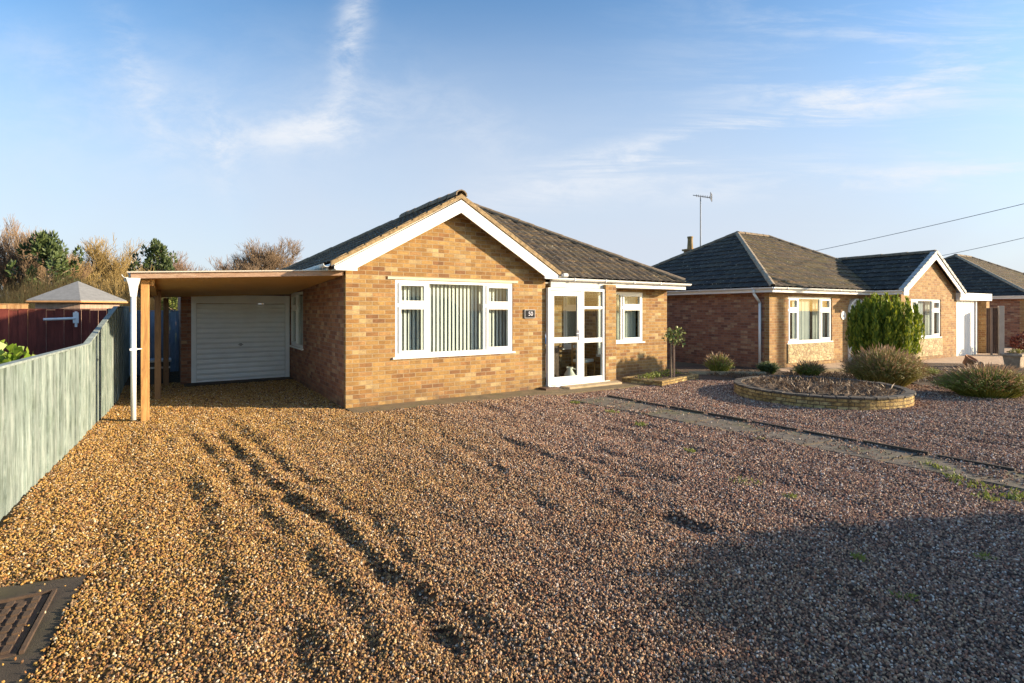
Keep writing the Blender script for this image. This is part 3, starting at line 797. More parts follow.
# verge mortar band and tile ends at the gable front
m = MB()
for (sa, sb) in ((SL - .0, SA), (SGR, SA)):
    za_, zb_ = ZE, zap
    m.prism([(sa, za_ - .045), (sb, zb_ - .045), (sb, zb_ + .04), (sa, za_ + .04)], VG - .015, VG + .05, 'y')
m.build('verge', M['verge'], H)
# barge boards
b = MB(); bt = .21
za_, zb_ = ZE - .045, zap - .045
b.prism([(SL + .05, za_), (SA, zb_ - .0265), (SA, zb_ - .0265 - bt * 1.13), (.12, za_ + PIT * (.12 - SL) - bt * 1.13 - .02), (.12, 2.29), (SL + .07, 2.29), (SL + .07, ZE - .09), (SL + .05, ZE - .09)], VG - .005, VG + .025, 'y')
b.prism([(SGR - .05, za_), (SA, zb_ - .0265), (SA, zb_ - .0265 - bt * 1.13), (SGR - .12 + SL, za_ + PIT * (.12 - SL) - bt * 1.13 - .02), (SGR - .12 + SL, 2.29), (SGR - .07, 2.29), (SGR - .07, ZE - .09), (SGR - .05, ZE - .09)], VG - .005, VG + .025, 'y')
b.build('barge_board', M['white_wood'], H, bevel=.004)
# dark soffit under the verge
m = MB()
m.prism([(-.24, 2.385), (SA, za + .02), (SA, za + .0), (-.24, 2.365)], VG + .025, 0, 'y'); m.prism([(4.30, 2.385), (SA, za + .02), (SA, za + .0), (4.30, 2.365)], VG + .025, 0, 'y')
m.box(-.23, .0, VG + .025, 9.2, 2.295, 2.31); m.box(4.14, 4.29, VG + .025, -.02, 2.295, 2.31)
m.build('soffit', M['white_wood'], H)
# gutters: left side, right end of gable, main front
def gutter(mb, p0, p1, r=.058):
    p0 = Vector(p0); p1 = Vector(p1); d = (p1 - p0).normalized(); side = d.cross(Vector((0, 0, 1))).normalized()
    k = 7; vs = []
    for p in (p0, p1):
        for rr in (r, r * .88):
            for i in range(k):
                t = math.pi * i / (k - 1); vs.append(p + side * (rr * math.cos(t)) - Vector((0, 0, rr * math.sin(t) * .95)))
    fs = []
    for i in range(k - 1): fs += [(i, i + 1, i + 1 + 2 * k, i + 2 * k), (i + k, i + k + 2 * k, i + 1 + 3 * k, i + 1 + k), (i, i + k, i + k + 1, i + 1), (i + 2 * k, i + 2 * k + 1, i + 3 * k + 1, i + 3 * k)]
    fs += [(0, k, 3 * k, 2 * k), (k - 1, 3 * k - 1, 4 * k - 1, 2 * k - 1)]
    mb.add(vs, fs); 
    L = (p1 - p0).length
    for j in range(1, int(L / .9) + 1):
        c = p0 + d * (j * .9 - .3)
        a = c - d * .012 - side * (r + .006); mb.add([c + d * sx * .012 + side * sy * (r + .005) + Vector((0, 0, sz)) for sx in (-1, 1) for sy in (-1, 1) for sz in (-r * .9, .006)],
            [(0, 1, 3, 2), (4, 6, 7, 5), (0, 4, 5, 1), (2, 3, 7, 6)])
gm = MB(); gutter(gm, (SL - .06, VG + .02, ZE - .01), (SL - .06, 9.2, ZE - .03)); gm.build('gutter', M['white'], H)
gm = MB(); gutter(gm, (SGR + .05, VG + .02, ZE + .0), (SGR + .05, .05, ZE + .0)); gm.build('gutter', M['white'], H)
gm = MB(); gutter(gm, (4.25, -.07, ZR + .0), (8.70, -.07, ZR - .015), .06); gm.build('gutter', M['white'], H, smooth=False)
m = MB(); m.box(4.27, 6.05, -.02, .02, 2.13, 2.31); m.build('fascia', M['greywhite'], H, bevel=.004)
m = MB(); m.box(6.05, 8.60, -.02, .02, 2.17, 2.31); m.box(8.58, 8.60, .02, 9, 2.17, 2.31); m.box(SL, SL + .02, 0, 9.2, 2.30, 2.39); m.build('fascia', M['white_wood'], H)
m = MB(); m.box(6.17, 8.58, .02, .45, 2.17, 2.185); m.box(8.44, 8.58, .45, 9, 2.17, 2.185); m.build('soffit', M['white_wood'], H)
m = MB(); m.box(4.9 + 1.05, 5.95 + .18, -.05, -.02, 2.10, 2.16); m.tube((6.05, -.08, 2.13), (6.05, -.03, 2.13), .035); m.build('fascia_end_cap', M['white'], H)
# concrete lintel line over the window
m = MB(); m.box(.72, 3.44, -.02, .1, WT, WT + .045); m.build('lintel', m_simple('cream_lintel', (.66, .55, .38), .8, .1, 6, .1), H)
make_window(H, (w1[0], .02, WB), 0, w1[1] - w1[0], WT - WB, [(0, .62, .92), (.62, 1.82, None), (1.82, 2.46, .92)], 'vertical', label='wide white window with cream vertical blinds in the gable wall')
make_window(H, (6.13, .47, .86), 0, 1.41, 1.23, [(0, .68, None), (.68, 1.41, .86)], 'curtain', blindmat='blind_grey', gaps=[(0, .3), (.36, 1)], label='white window beside the porch with drawn pale curtains')
make_window(H, (.02, 4.74, .80), R(-90), 1.38, 1.26, [(0, .69, .9), (.69, 1.38, None)], 'curtain', blindmat='net', gaps=[(0, .4), (.6, 1)], label='white side window under the carport')
make_window(H, (5.35, .92, .75), 0, .55, 1.30, [(0, .55, .95)], 'curtain', blindmat='net', gaps=[(0, 1)], label='inner window behind the porch glass')
# porch
f = MB()
P0, P1, PZ0, PZ1 = 4.16, 5.76, .06, 2.06
PY = -.05
f.box(P0, P0 + .05, PY - .03, PY + .05, PZ0, PZ1); f.box(P1 - .07, P1, PY - .03, PY + .05, PZ0, PZ1); f.box(P0, P1, PY - .03, PY + .05, PZ1, PZ1 + .06)
f.box(5.05, 5.11, PY - .03, PY + .05, PZ0, PZ1); f.box(P0 - .0, P1 + .12, PY - .07, PY + .06, PZ0 - .05, PZ0)
f.box(5.11, P1 - .07, PY - .02, PY + .04, PZ0, PZ0 + .12); f.box(5.11, P1 - .07, PY - .02, PY + .04, .93, 1.03); f.box(5.11, P1 - .07, PY - .02, PY + .04, 1.67, 1.73)
f.box(5.11, 5.15, PY - .02, PY + .04, PZ0 + .12, PZ1)
f.box(5.99, 6.05, .06, .12, .55, 2.2); f.box(5.99, 6.05, .39, .45, .55, 2.2); f.box(5.97, 6.07, .06, .45, .55, .61); f.box(5.99, 6.05, .12, .39, 2.08, 2.2)  # unseen side glazing added to let sun reach the porch back wall
pf = f.build('porch_frame', M['white'], H, bevel=.004)
for (a, b_) in ((PZ0 + .12, .93), (1.03, 1.67), (1.73, PZ1)): MB().box(5.15, P1 - .07, PY + .008, PY + .014, a, b_).build('pane', M['glass'], pf)
d = MB(); DX0, DX1 = P0 + .055, 5.045
d.box(DX0, DX0 + .10, PY - .025, PY + .03, PZ0 + .01, PZ1 - .01); d.box(DX1 - .09, DX1, PY - .025, PY + .03, PZ0 + .01, PZ1 - .01)
d.box(DX0 + .10, DX1 - .09, PY - .025, PY + .03, PZ0 + .01, PZ0 + .17); d.box(DX0 + .10, DX1 - .09, PY - .025, PY + .03, PZ1 - .11, PZ1 - .01); d.box(DX0 + .10, DX1 - .09, PY - .025, PY + .03, .95, 1.07)
MB().box(6.015, 6.021, .12, .39, .61, 2.08).build('pane', M['glass'], pf)
dr = d.build('door', M['white'], H, bevel=.004)
MB().box(DX0 + .10, DX1 - .09, PY, PY + .006, PZ0 + .17, .95).build('pane', M['glass'], dr)
MB().box(DX0 + .10, DX1 - .09, PY, PY + .006, 1.07, PZ1 - .11).build('pane', M['glass'], dr)
hm = MB(); hm.box(DX1 - .065, DX1 - .03, PY - .04, PY - .025, 1.0, 1.22); hm.tube((DX1 - .045, PY - .03, 1.14), (DX1 - .045, PY - .07, 1.14), .01); hm.tube((DX1 - .045, PY - .07, 1.14), (DX1 - .16, PY - .07, 1.14), .01)
hm.build('handle', M['silver'], dr)
MB().prism([(4.45, -.12), (4.45, -.42), (5.95, -.42), (6.12, -.12)], -.02, .05, 'z').build('doorstep', M['step'], H, bevel=.01)
MB().box(3.95, 4.30, -.28, -.03, .0, .05).build('doormat', M['dark_wood'], H)
# house number plaque
pl = MB(); pl.box(3.60, 3.86, -.03, .0, 1.48, 1.66); po_ = pl.build('number_plaque', M['metal'], H)
MB().box(3.615, 3.845, -.034, -.03, 1.495, 1.645).build('plaque_face', M['slate'], po_)
text_mesh('house_number', '50', .12, M['silver'], po_, (3.74, -.037, 1.57), (R(90), 0, 0), .002)
# garage front and door
GU = 4.82
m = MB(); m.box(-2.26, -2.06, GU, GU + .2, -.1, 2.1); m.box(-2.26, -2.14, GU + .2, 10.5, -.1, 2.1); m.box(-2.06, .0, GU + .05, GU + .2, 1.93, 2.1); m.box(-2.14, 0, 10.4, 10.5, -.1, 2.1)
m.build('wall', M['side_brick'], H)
m = MB(); m.box(-2.30, -.0, GU + .3, 10.6, 2.1, 2.18); m.build('garage_roof', M['felt'], H)
f = MB(); f.box(-2.06, -1.96, GU - .03, GU + .08, -.08, 1.93); f.box(-.12, -.02, GU - .03, GU + .08, -.08, 1.93); f.box(-2.06, -.02, GU - .035, GU + .08, 1.80, 1.99)
f.build('garage_door_frame', M['door_white'], H, bevel=.004)
d = MB(); zs_ = 16; hh = 1.84 / zs_
prof = []
for i in range(zs_):
    z0 = -.05 + i * hh
    d.prism([(GU + .03, z0), (GU + .015, z0 + .012), (GU + .0, z0 + hh * .45), (GU + .012, z0 + hh - .008), (GU + .03, z0 + hh)], -1.955, -.125, 'x')
gd = d.build('garage_door', M['door_white'], H)
m = MB(); m.tube((-1.08, GU - .03, .85), (-1.08, GU + .02, .85), .035, .035, 12); m.box(-1.13, -1.03, GU - .045, GU - .03, .84, .86); m.build('handle', M['metal'], gd)
MB().box(-2.2, -.0, GU - .45, GU + .04, -.08, .03).build('threshold', M['slab'], H)
# security light on gable corner + meter cable
m = MB(); m.tube((SGR + .02, VG - .05, 2.37), (SGR + .12, VG - .06, 2.37), .04, .045, 10); m.build('gutter_end_cap', M['white'], H)
# porch contents
ch = thing('wooden_chair', 'small golden wooden chair with cream cushion inside the glazed porch', 'chair', hw(5.55, .42), TH + R(20))
cm = MB()
cm.box(-.22, .22, -.2, .2, .42, .45); cm.build('seat', M['timber'], ch)
MB().box(-.19, .19, -.18, .18, .45, .52).build('cushion', M['blind'], ch, bevel=.02)
for sx in (-.2, .2):
    for sy in (-.18, .18):
        MB().tube((sx, sy, .0), (sx, sy, .42 if sy < 0 else .95), .02, .018, 8).build('leg', M['timber'], ch)
cm = MB()
for z in (.6, .72, .84): cm.box(-.2, .2, .17, .19, z, z + .05)
cm.build('backrest', M['timber'], ch)
vs = thing('ceramic_jug', 'cream ceramic jug on the porch floor behind the door glass', 'jug', hw(5.0, .25), 0)
MB().lathe([(0, 0), (.09, 0), (.13, .1), (.12, .22), (.06, .32), (.08, .38), (.065, .38), (.05, .32)], 20).build('jug_body', M['blind'], vs, smooth=True)
m = MB(); m.path([(.11, 0, .2), (.18, 0, .24), (.17, 0, .32), (.07, 0, .35)], .012); m.build('handle', M['blind'], vs)
cab = thing('wooden_cabinet', 'low brown wooden cabinet against the wall inside the porch', 'cabinet', hw(4.18, .52), TH)
MB().box(0, .75, 0, .35, .05, .85).build('carcass', M['dark_wood'], cab)
MB().box(-.01, .77, -.02, .36, .85, .88).build('cabinet_top', M['timber_x'], cab)
for xx in (.02, .39): MB().box(xx, xx + .34, -.015, 0, .1, .8).build('door', M['dark_wood'], cab)
bt_ = tag(MB().lathe([(0, 0), (.035, 0), (.035, .16), (.014, .22), (.014, .27), (0, .27)], 14).build('blue_bottle', m_simple('blue_plastic', (.03, .10, .35), .3, .05, 3, 0), None, smooth=True, loc=hw(4.62, .66, .882)), 'small blue bottle standing on the porch cabinet', 'bottle')

# ------------------------------------------------------------------ carport
CP = thing('carport', 'lean-to timber carport with golden posts against the side of the bungalow', 'carport', A0, TH)
def cz(s, u): return 2.22 + .028 * s * 1.4 - .042 * u        # underside height: falls outwards and backwards
fl, fr_, bl, br = (-2.92, .52), (-.02, .06), (-2.92, 4.80), (-.02, 4.80)
def quadz(a, z): return (a[0], a[1], z)
zt = {'fl': 2.115, 'fr': 2.235, 'bl': 1.91, 'br': 2.03}
m = MB()
vsb = [quadz(fl, zt['fl']), quadz(fr_, zt['fr']), quadz(br, zt['br']), quadz(bl, zt['bl'])]
m.add(vsb + [(x, y, z + .015) for x, y, z in vsb], [(0, 1, 2, 3), (7, 6, 5, 4), (0, 4, 5, 1), (1, 5, 6, 2), (2, 6, 7, 3), (3, 7, 4, 0)])
m.build('roof_boarding', M['soffit_ply'], CP)
m = MB(); vt = [(x, y, z + .07) for x, y, z in vsb]; vt[0] = (fl[0] - .05, fl[1] - .06, vt[0][2]); vt[1] = (fr_[0], fr_[1] - .06, vt[1][2])
m.add([(x, y, z) for x, y, z in vt] + [(x, y, z + .018) for x, y, z in vt], [(0, 1, 2, 3), (7, 6, 5, 4), (0, 4, 5, 1), (1, 5, 6, 2), (2, 6, 7, 3), (3, 7, 4, 0)])
m.build('roof_sheet', m_simple('pale_roof_trim', (.62, .55, .46), .6, .1, 5, .1), CP)
# front fascia
def beam(mb, a, b, za, zb, h, t):
    a = Vector((a[0], a[1], 0)); b = Vector((b[0], b[1], 0)); d = (b - a).normalized(); nrm = Vector((d.y, -d.x, 0)) * t
    mb.add([a + Vector((0, 0, za)), b + Vector((0, 0, zb)), b + nrm + Vector((0, 0, zb)), a + nrm + Vector((0, 0, za)),
            a + Vector((0, 0, za + h)), b + Vector((0, 0, zb + h)), b + nrm + Vector((0, 0, zb + h)), a + nrm + Vector((0, 0, za + h))],
           [(0, 3, 2, 1), (4, 5, 6, 7), (0, 1, 5, 4), (1, 2, 6, 5), (2, 3, 7, 6), (3, 0, 4, 7)])
m = MB(); beam(m, fl, fr_, zt['fl'] - .012, zt['fr'] - .008, .085, .03); m.build('fascia', M['fascia_wood'], CP)
m = MB(); beam(m, (-2.90, .6), (-2.90, 4.78), zt['fl'] - .03, zt['bl'] - .03, .10, -.03); m.build('side_fascia', M['fascia_wood'], CP)
m = MB(); m.box(-2.86, -2.60, .60, 4.7, 1.88, 1.90) if False else None
m = MB(); beam(m, (-2.72, .66), (-2.72, 4.75), zt['fl'] - .10, zt['bl'] - .10, .10, .07); m.build('wall_plate', M['timber'], CP)
for (px, py, wd) in ((145, 421.6, .105), (157.8, 400.5, .10), (166, 386.5, .10)):
    x, y = gp(px, py); s_, u_ = h_local(x, y)
    m = MB(); m.box(s_ - wd / 2, s_ + wd / 2, u_, u_ + wd, -.05, zt['fl'] - .045 * (u_ - .5) - .015)
    m.build('post', M['timber' if px < 150 else 'timber_shaded'], CP, bevel=.006)
# gutter along the side with hopper and downpipe
x, y = gp(133.5, 424); ds, du = h_local(x, y)
m = MB(); m.tube((ds, du, .06), (ds, du, 1.86), .034, .034, 14); dp = m.build('downpipe', M['white'], CP, smooth=True)
m = MB(); 
for (z0, z1, a, b_) in ((2.0, 2.11, .055, .085), (1.84, 2.0, .036, .055)):
    m.add([(ds + sx * r_, du + sy * r_, z) for (z, r_) in ((z0, a), (z1, b_)) for sx, sy in ((-1, -1), (1, -1), (1, 1), (-1, 1))],
          [(0, 1, 5, 4), (1, 2, 6, 5), (2, 3, 7, 6), (3, 0, 4, 7), (3, 2, 1, 0), (4, 5, 6, 7)])
m.build('hopper', M['white'], CP, bevel=.004)
m = MB(); m.tube((ds, du, 1.08), (ds + .09, du + .1, 1.08), .008); m.box(ds - .042, ds + .042, du - .042, du + .042, 1.065, 1.095); m.build('pipe_bracket', M['white'], CP)
m = MB(); gutter(m, (-2.98, du, zt['fl'] + .05), (-2.98, 4.8, zt['bl'] + .05), .055); m.build('gutter', M['white'], CP)
bx = thing('storage_box', 'dark storage box with pale lid edges behind the carport posts', 'box', hw(-2.62, 5.1), TH)
MB().box(-.33, .17, 0, .5, 0, .5).build('box_body', M['black'], bx, bevel=.02)
MB().box(-.35, .19, -.02, .52, .5, .55).build('lid', M['greywhite'], bx, bevel=.01)
MB().box(-.33, .17, -.015, -.002, .36, .40).build('stripe', M['greywhite'], bx)

# ------------------------------------------------------------------ fences
def board_fence(name, label, cat, pts, mat, board=.11, post_every=2.4, capmat=None, arris=False, group=None):
    """pts: list of (x, y, ztop); boards side by side following the polyline"""
    root = thing(name, label, cat, (pts[0][0], pts[0][1], 0), 0, group)
    o = Vector((pts[0][0], pts[0][1], 0))
    b = MB(); cap = MB()
    for (x0, y0, z0), (x1, y1, z1) in zip(pts[:-1], pts[1:]):
        a = Vector((x0, y0, 0)); e = Vector((x1, y1, 0)); L = (e - a).length; d = (e - a) / L; nr = Vector((d.y, -d.x, 0))
        n = max(1, round(L / board))
        for i in range(n):
            t0, t1 = i / n, (i + 1) / n; k = random.uniform(-.003, .003)
            off = nr * (.014 * (i % 2) + k); th = nr * -.018
            p0 = a + d * (L * t0) - o + off; p1 = a + d * (L * t1 - .004) - o + off
            jz = random.uniform(-.012, .016); h0 = z0 + (z1 - z0) * t0 + jz; h1 = z0 + (z1 - z0) * t1 + jz
            b.add([p0 + Vector((0, 0, -.06)), p1 + Vector((0, 0, -.06)), p1 + th + Vector((0, 0, -.06)), p0 + th + Vector((0, 0, -.06)),
                   p0 + Vector((0, 0, h0)), p1 + Vector((0, 0, h1)), p1 + th + Vector((0, 0, h1)), p0 + th + Vector((0, 0, h0))],
                  [(0, 1, 2, 3)[::-1], (4, 5, 6, 7), (0, 1, 5, 4), (1, 2, 6, 5), (2, 3, 7, 6), (3, 0, 4, 7)])
        ca, ce = a - o - d * .0 + nr * .025, e - o + nr * .025; tb = nr * -.07
        cap.add([ca + Vector((0, 0, z0)), ce + Vector((0, 0, z1)), ce + tb + Vector((0, 0, z1)), ca + tb + Vector((0, 0, z0)),
                 ca + Vector((0, 0, z0 + .02)), ce + Vector((0, 0, z1 + .02)), ce + tb + Vector((0, 0, z1 + .02)), ca + tb + Vector((0, 0, z0 + .02))],
                [(0, 1, 2, 3)[::-1], (4, 5, 6, 7), (0, 1, 5, 4), (1, 2, 6, 5), (2, 3, 7, 6), (3, 0, 4, 7)])
    b.build('boards', mat, root); cap.build('capping', capmat or mat, root)
    total = 0
    for (x0, y0, z0), (x1, y1, z1) in zip(pts[:-1], pts[1:]):
        a = Vector((x0, y0, 0)); e = Vector((x1, y1, 0)); L = (e - a).length; d = (e - a) / L; nr = Vector((d.y, -d.x, 0))
        n = max(1, int(L / post_every))
        for i in range(n):
            p = a + d * (L * i / n) - o - nr * .06
            MB().box(p.x - .045, p.x + .045, p.y - .045, p.y + .045, -.06, z0 + (z1 - z0) * i / n - .02).build('post', mat, root)
    return root
fa = Vector((-4.06, 4.157)); fb = Vector((-6.44, 8.31)); fd = (fb - fa)
def fpt(k): return fa + fd * k
q0 = fpt(-.95); q1 = fpt(.70); q2 = Vector((-7.06, 9.36)); q3 = Vector((-7.35, 9.9)); q4 = hw(-3.35, 8.0).xy
GF = board_fence('green_fence', 'faded pale green boarded fence stepping up beside the carport', 'fence',
            [(q0.x, q0.y, 1.20), (q1.x, q1.y, 1.18), (q2.x, q2.y, 1.70), (q4.x, q4.y, 1.72)], M['green_fence'], .125, 2.6, m_simple('grey_green_capping', (.24, .28, .26), .85, .35, 10, .3))
e0 = hw(-3.30, 5.3).xy
board_fence('red_fence', 'dark red stained boarded fence behind the green fence', 'fence',
            [(e0.x - 6.3 * ax.x, e0.y - 6.3 * ax.y, 1.64), (e0.x - .15, e0.y - .05, 1.66)], M['red_fence'], .14, 2.0)
c0 = hw(-3.3, 8.0).xy; c1 = hw(-1.2, 8.0).xy
board_fence('blue_grey_fence', 'shaded blue grey boarded fence at the back of the side passage', 'fence', [(c0.x, c0.y, 1.62), (c1.x, c1.y, 1.62)], M['blue_fence'], .14)
# white bar with bracket on red fence
def on_red(px, off=.1):
    t = (px - 512) / 524; k = (e0.x - t * e0.y) / (ax.x - t * ax.y); return Vector((e0.x - k * ax.x, e0.y - k * ax.y))
pA, pB = on_red(45), on_red(77)
br_ = thing('fence_bracket_bar', 'white metal bar and bracket fixed high on the red fence', 'bracket', (pB.x + .08, pB.y - .12, 0), TH)
Lb = (pB - pA).length
MB().box(-.02, .02, -.02, .02, 1.30, 1.62).build('upright', M['galv'], br_); MB().box(-.045, .045, -.035, -.02, 1.38, 1.60).build('plate', M['galv'], br_)
MB().tube((0, -.03, 1.48), (-Lb, -.03, 1.46), .026, .026, 10).build('bar', M['galv'], br_)
# orange trellis rail lit by the sun behind the red fence
board_fence('orange_fence', 'pale orange boarded fence just showing above the red fence', 'fence',
            [(-18.5, 10.7, 1.80), (-13.2, 14.3, 1.80)], m_fence('orange_fence_stain', (.45, .22, .09), (.55, .30, .13), (.62, .38, .2), .3), .14, 2.0)
# summerhouse
gz = Vector(((78 - 512) / 524 * 17.5, 17.5, 0))
SH = thing('summerhouse', 'six sided wooden summerhouse with grey felt pointed roof behind the red fence', 'summerhouse', gz, R(12))
m = MB(); Rw = 1.22; zE = 1.97; zP = 2.62
poly = lambda r, z, o=0: [(r * math.cos(R(60 * i + o)), r * math.sin(R(60 * i + o)), z) for i in range(6)]
m.add(poly(Rw, 0) + poly(Rw, zE), [(i, (i + 1) % 6, (i + 1) % 6 + 6, i + 6) for i in range(6)]); m.build('wall', M['pink_wood'], SH)
m = MB(); m.add(poly(Rw + .22, zE) + [(0, 0, zP)] + poly(Rw + .22, zE - .03), [(i, (i + 1) % 6, 6) for i in range(6)] + [(i + 7, (i + 1) % 6 + 7, (i + 1) % 6, i) for i in range(6)] + [tuple(range(12, 6, -1))]); m.build('roof', M['felt'], SH)
m = MB(); pp = poly(Rw + .23, zE - .06)
for i in range(6): m.tube(pp[i], pp[(i + 1) % 6], .03, .03, 6)
m.build('eaves_trim', M['orange_trim'], SH)

# ------------------------------------------------------------------ neighbouring bungalow
def neighbour(origin, rot, label, far=False):
    B = thing('bungalow', label, 'house', origin, rot)
    zE_, dep = 2.27, 7.6
    w = MB(); wall_grid(w, 0, 5.3, -.1, 2.2, 0, .15, [(.89, 3.22, .70, 2.04), (4.25, 5.05, .0, 2.0)])
    wall_grid(w, 5.3, 9.45, -.1, 2.2, -1.0, -.85, [(5.98, 8.19, .74, 2.01)])
    w.box(5.3, 5.45, -.85, .15, -.1, 2.2)
    GC, GH, GV = 7.37, 2.30, -1.15
    zap_ = 3.54
    w.prism([(5.3, 2.2), (9.45, 2.2), (9.45, 2.3), (GC, zap_ - .06), (5.3, 2.3)], -1.0, -.85, 'y')
    w.build('wall', M['n_brick'], B)
    w = MB(); w.box(0, .15, .15, dep - .3, -.1, 2.2); w.box(0, 9.45, dep - .3, dep - .15, -.1, 2.2); w.box(9.3, 9.45, -.85, dep - .3, -.1, 2.2); w.box(.15, 9.3, .15, dep - .3, 2.15, 2.17); w.box(5.45, 9.3, -.85, .15, 2.15, 2.17); w.box(.16, 9.3, 3, 3.1, 0, 2.1)
    w.build('wall', M['side_brick'], B)
    e = .3; sl = .57; pk = (3.63, 3.63); k = pk[0] + e; zp = zE_ + sl * k; s2 = 5.53
    ft = M['tile_moss']
    # front slope trapezoid, clipped by the gable valley
    gv_u = -e + (zap_ - zE_) / sl
    tile_sheet('roof_slope', ft, B, (-e, -e, zE_), (1, 0, 0), (0, 1, sl), 10.0, 4.6,
               [((-e, -e), (-1, 1)), ((pk[0], pk[1]), (0, 1)), ((s2 + k, -e), (1, 1)), ((GC, gv_u), (-(gv_u + e), -GH)) ] if False else [((-e, -e), (-1, 1)), ((pk[0], pk[1]), (0, 1)), ((s2 + k, -e), (1, 1))], amp=.03, thick=.03, wave=.3, sub=5)
    tile_sheet('roof_slope', M['tile_dark_shaded'], B, (-e, dep, zE_), (0, -1, 0), (1, 0, sl), dep + e, 4.6,
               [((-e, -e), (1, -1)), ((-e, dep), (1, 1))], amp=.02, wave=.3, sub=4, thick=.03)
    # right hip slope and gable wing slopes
    tile_sheet('roof_slope', M['tile_dark_shaded'], B, (s2 + k, -e, zE_), (0, 1, 0), (-1, 0, sl), dep + e, 4.6,
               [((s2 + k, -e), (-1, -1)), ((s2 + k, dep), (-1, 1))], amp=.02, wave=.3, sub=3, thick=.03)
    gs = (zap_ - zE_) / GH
    tile_sheet('roof_slope', M['tile_dark_shaded'], B, (GC - GH, 2.2, zE_ + .012), (0, -1, 0), (1, 0, gs), 2.2 - GV, 2.75,
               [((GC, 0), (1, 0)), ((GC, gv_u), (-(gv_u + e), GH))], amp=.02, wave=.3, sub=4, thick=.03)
    tile_sheet('roof_slope', M['tile_dark_shaded'], B, (GC + GH, GV, zE_ + .012), (0, 1, 0), (-1, 0, gs), 2.2 - GV, 2.75,
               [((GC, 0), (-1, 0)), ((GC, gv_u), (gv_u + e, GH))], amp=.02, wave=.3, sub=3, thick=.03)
    m = MB(); m.add([(s2 + k, dep, zE_), (-e, dep, zE_), (pk[0], pk[1], zp), (s2, pk[1], zp)], [(0, 1, 2, 3)]); m.build('roof_slope', M['tile_dark_shaded'], B)
    r = MB(); ridge_tiles(r, (-e, -e, zE_ + .06), (pk[0], pk[1], zp + .04), .08); r.build('hip', M['ridge_pale'], B)
    r = MB(); ridge_tiles(r, (pk[0], pk[1], zp + .04), (s2, pk[1], zp + .04), .10); ridge_tiles(r, (s2, pk[1], zp + .04), (s2 + k, -e, zE_ + .04), .10)
    r.build('ridge', M['ridge'], B); r = MB(); ridge_tiles(r, (-e, dep, zE_ + .04), (pk[0], pk[1], zp + .04), .09)
    r.build('ridge', M['ridge'], B); r = MB(); ridge_tiles(r, (GC, GV, zap_ + .06), (GC, gv_u + .1, zap_ + .06), .10); r.build('ridge', M['ridge'], B)
    # gutters / fascias
    m = MB(); m.box(-e + .02, 5.1, -e + .02, -e + .04, zE_ - .13, zE_ - .0); m.box(-e + .02, -e + .04, -e + .04, dep, zE_ - .13, zE_); m.build('fascia', M['white_wood'], B)
    m = MB(); m.box(5.1, 5.12, GV + .03, -e + .04, zE_ - .13, zE_); m.box(5.12, 5.3, GV + .03, 0, zE_ - .13, zE_ - .11); m.box(-e + .04, 5.1, -e + .04, 0, zE_ - .13, zE_ - .11); m.box(-e + .04, 0, 0, dep, zE_ - .13, zE_ - .11); m.build('soffit', M['white_wood'], B)
    m = MB(); gutter(m, (-e - .03, -e - .03, zE_), (5.05, -e - .03, zE_), .055); gutter(m, (5.05, -e, zE_), (5.05, GV, zE_), .055); gutter(m, (-e - .03, -e - .03, zE_), (-e - .03, dep, zE_), .055); m.build('gutter', M['white'], B)
    # gable barge
    bo = MB(); v0 = GV - .02
    for sg in (-1, 1):
        c = GC; bo.prism([(c, zap_ - .0), (c, zap_ - .20), (c + sg * 1.95, zap_ - .20 - gs * 1.95), (c + sg * 1.95, zE_ - .16), (c + sg * 2.28, zE_ - .16), (c + sg * 2.28, zE_ + .0)], v0, v0 + .025, 'y')
    bo.build('barge_board', M['white_wood'], B)
    vg = MB()
    for sg in (-1, 1):
        n = 11
        for i in range(n):
            t0, t1 = i / n, (i + .94) / n; c = GC
            xa, xb = c + sg * 2.34 * (1 - t0), c + sg * 2.34 * (1 - t1); z_a, z_b = zE_ - .02 + (zap_ + .06 - zE_) * t0, zE_ - .02 + (zap_ + .06 - zE_) * t1
            vg.prism([(xa, z_a - .03), (xb, z_b - .045), (xb, z_b + .055), (xa, z_a + .075)], v0 - .03, v0 + .12, 'y')
    vg.build('dry_verge', m_simple('pale_grey_verge_cap', (.42, .41, .39), .7, .15, 6, .1), B)
    make_window(B, (.89, .04, .70), 0, 2.33, 1.34, [(0, .55, .95), (.55, 1.72, None), (1.72, 2.33, .95)], 'curtain', blindmat='net', gaps=[(.0, .12), (.22, .62), (.7, 1)])
    make_window(B, (5.98, -.96, .74), 0, 2.21, 1.27, [(0, .5, .9), (.5, 1.62, None), (1.62, 2.21, .9)], 'curtain', blindmat='net', gaps=[(0, .15), (.22, .6), (.7, 1)])
    MB().box(.85, 3.26, -.03, .0, .12, .66).build('stone_panel', M['cladding'], B)
    MB().box(5.94, 8.23, -1.03, -1.0, .12, .70).build('stone_panel', M['cladding'], B)
    # arched entrance
    ar = MB(); n = 14; cx_, cz_, ro, ri = 4.65, 1.62, .50, .40
    pts = [(cx_ + math.cos(math.pi * i / n), cz_ + math.sin(math.pi * i / n)) for i in range(n + 1)]
    for i in range(n):
        t0, t1 = math.pi * i / n, math.pi * (i + 1) / n
        ar.prism([(cx_ + ro * math.cos(t0), cz_ + ro * math.sin(t0) * .8), (cx_ + ro * math.cos(t1), cz_ + ro * math.sin(t1) * .8), (cx_ + ri * math.cos(t1), cz_ + ri * math.sin(t1) * .8), (cx_ + ri * math.cos(t0), cz_ + ri * math.sin(t0) * .8)], -.06, .02, 'y')
    ar.box(cx_ - ro, cx_ - ri, -.06, .02, 0, cz_); ar.box(cx_ + ri, cx_ + ro, -.06, .02, 0, cz_); ar.build('door_arch', M['white'], B)
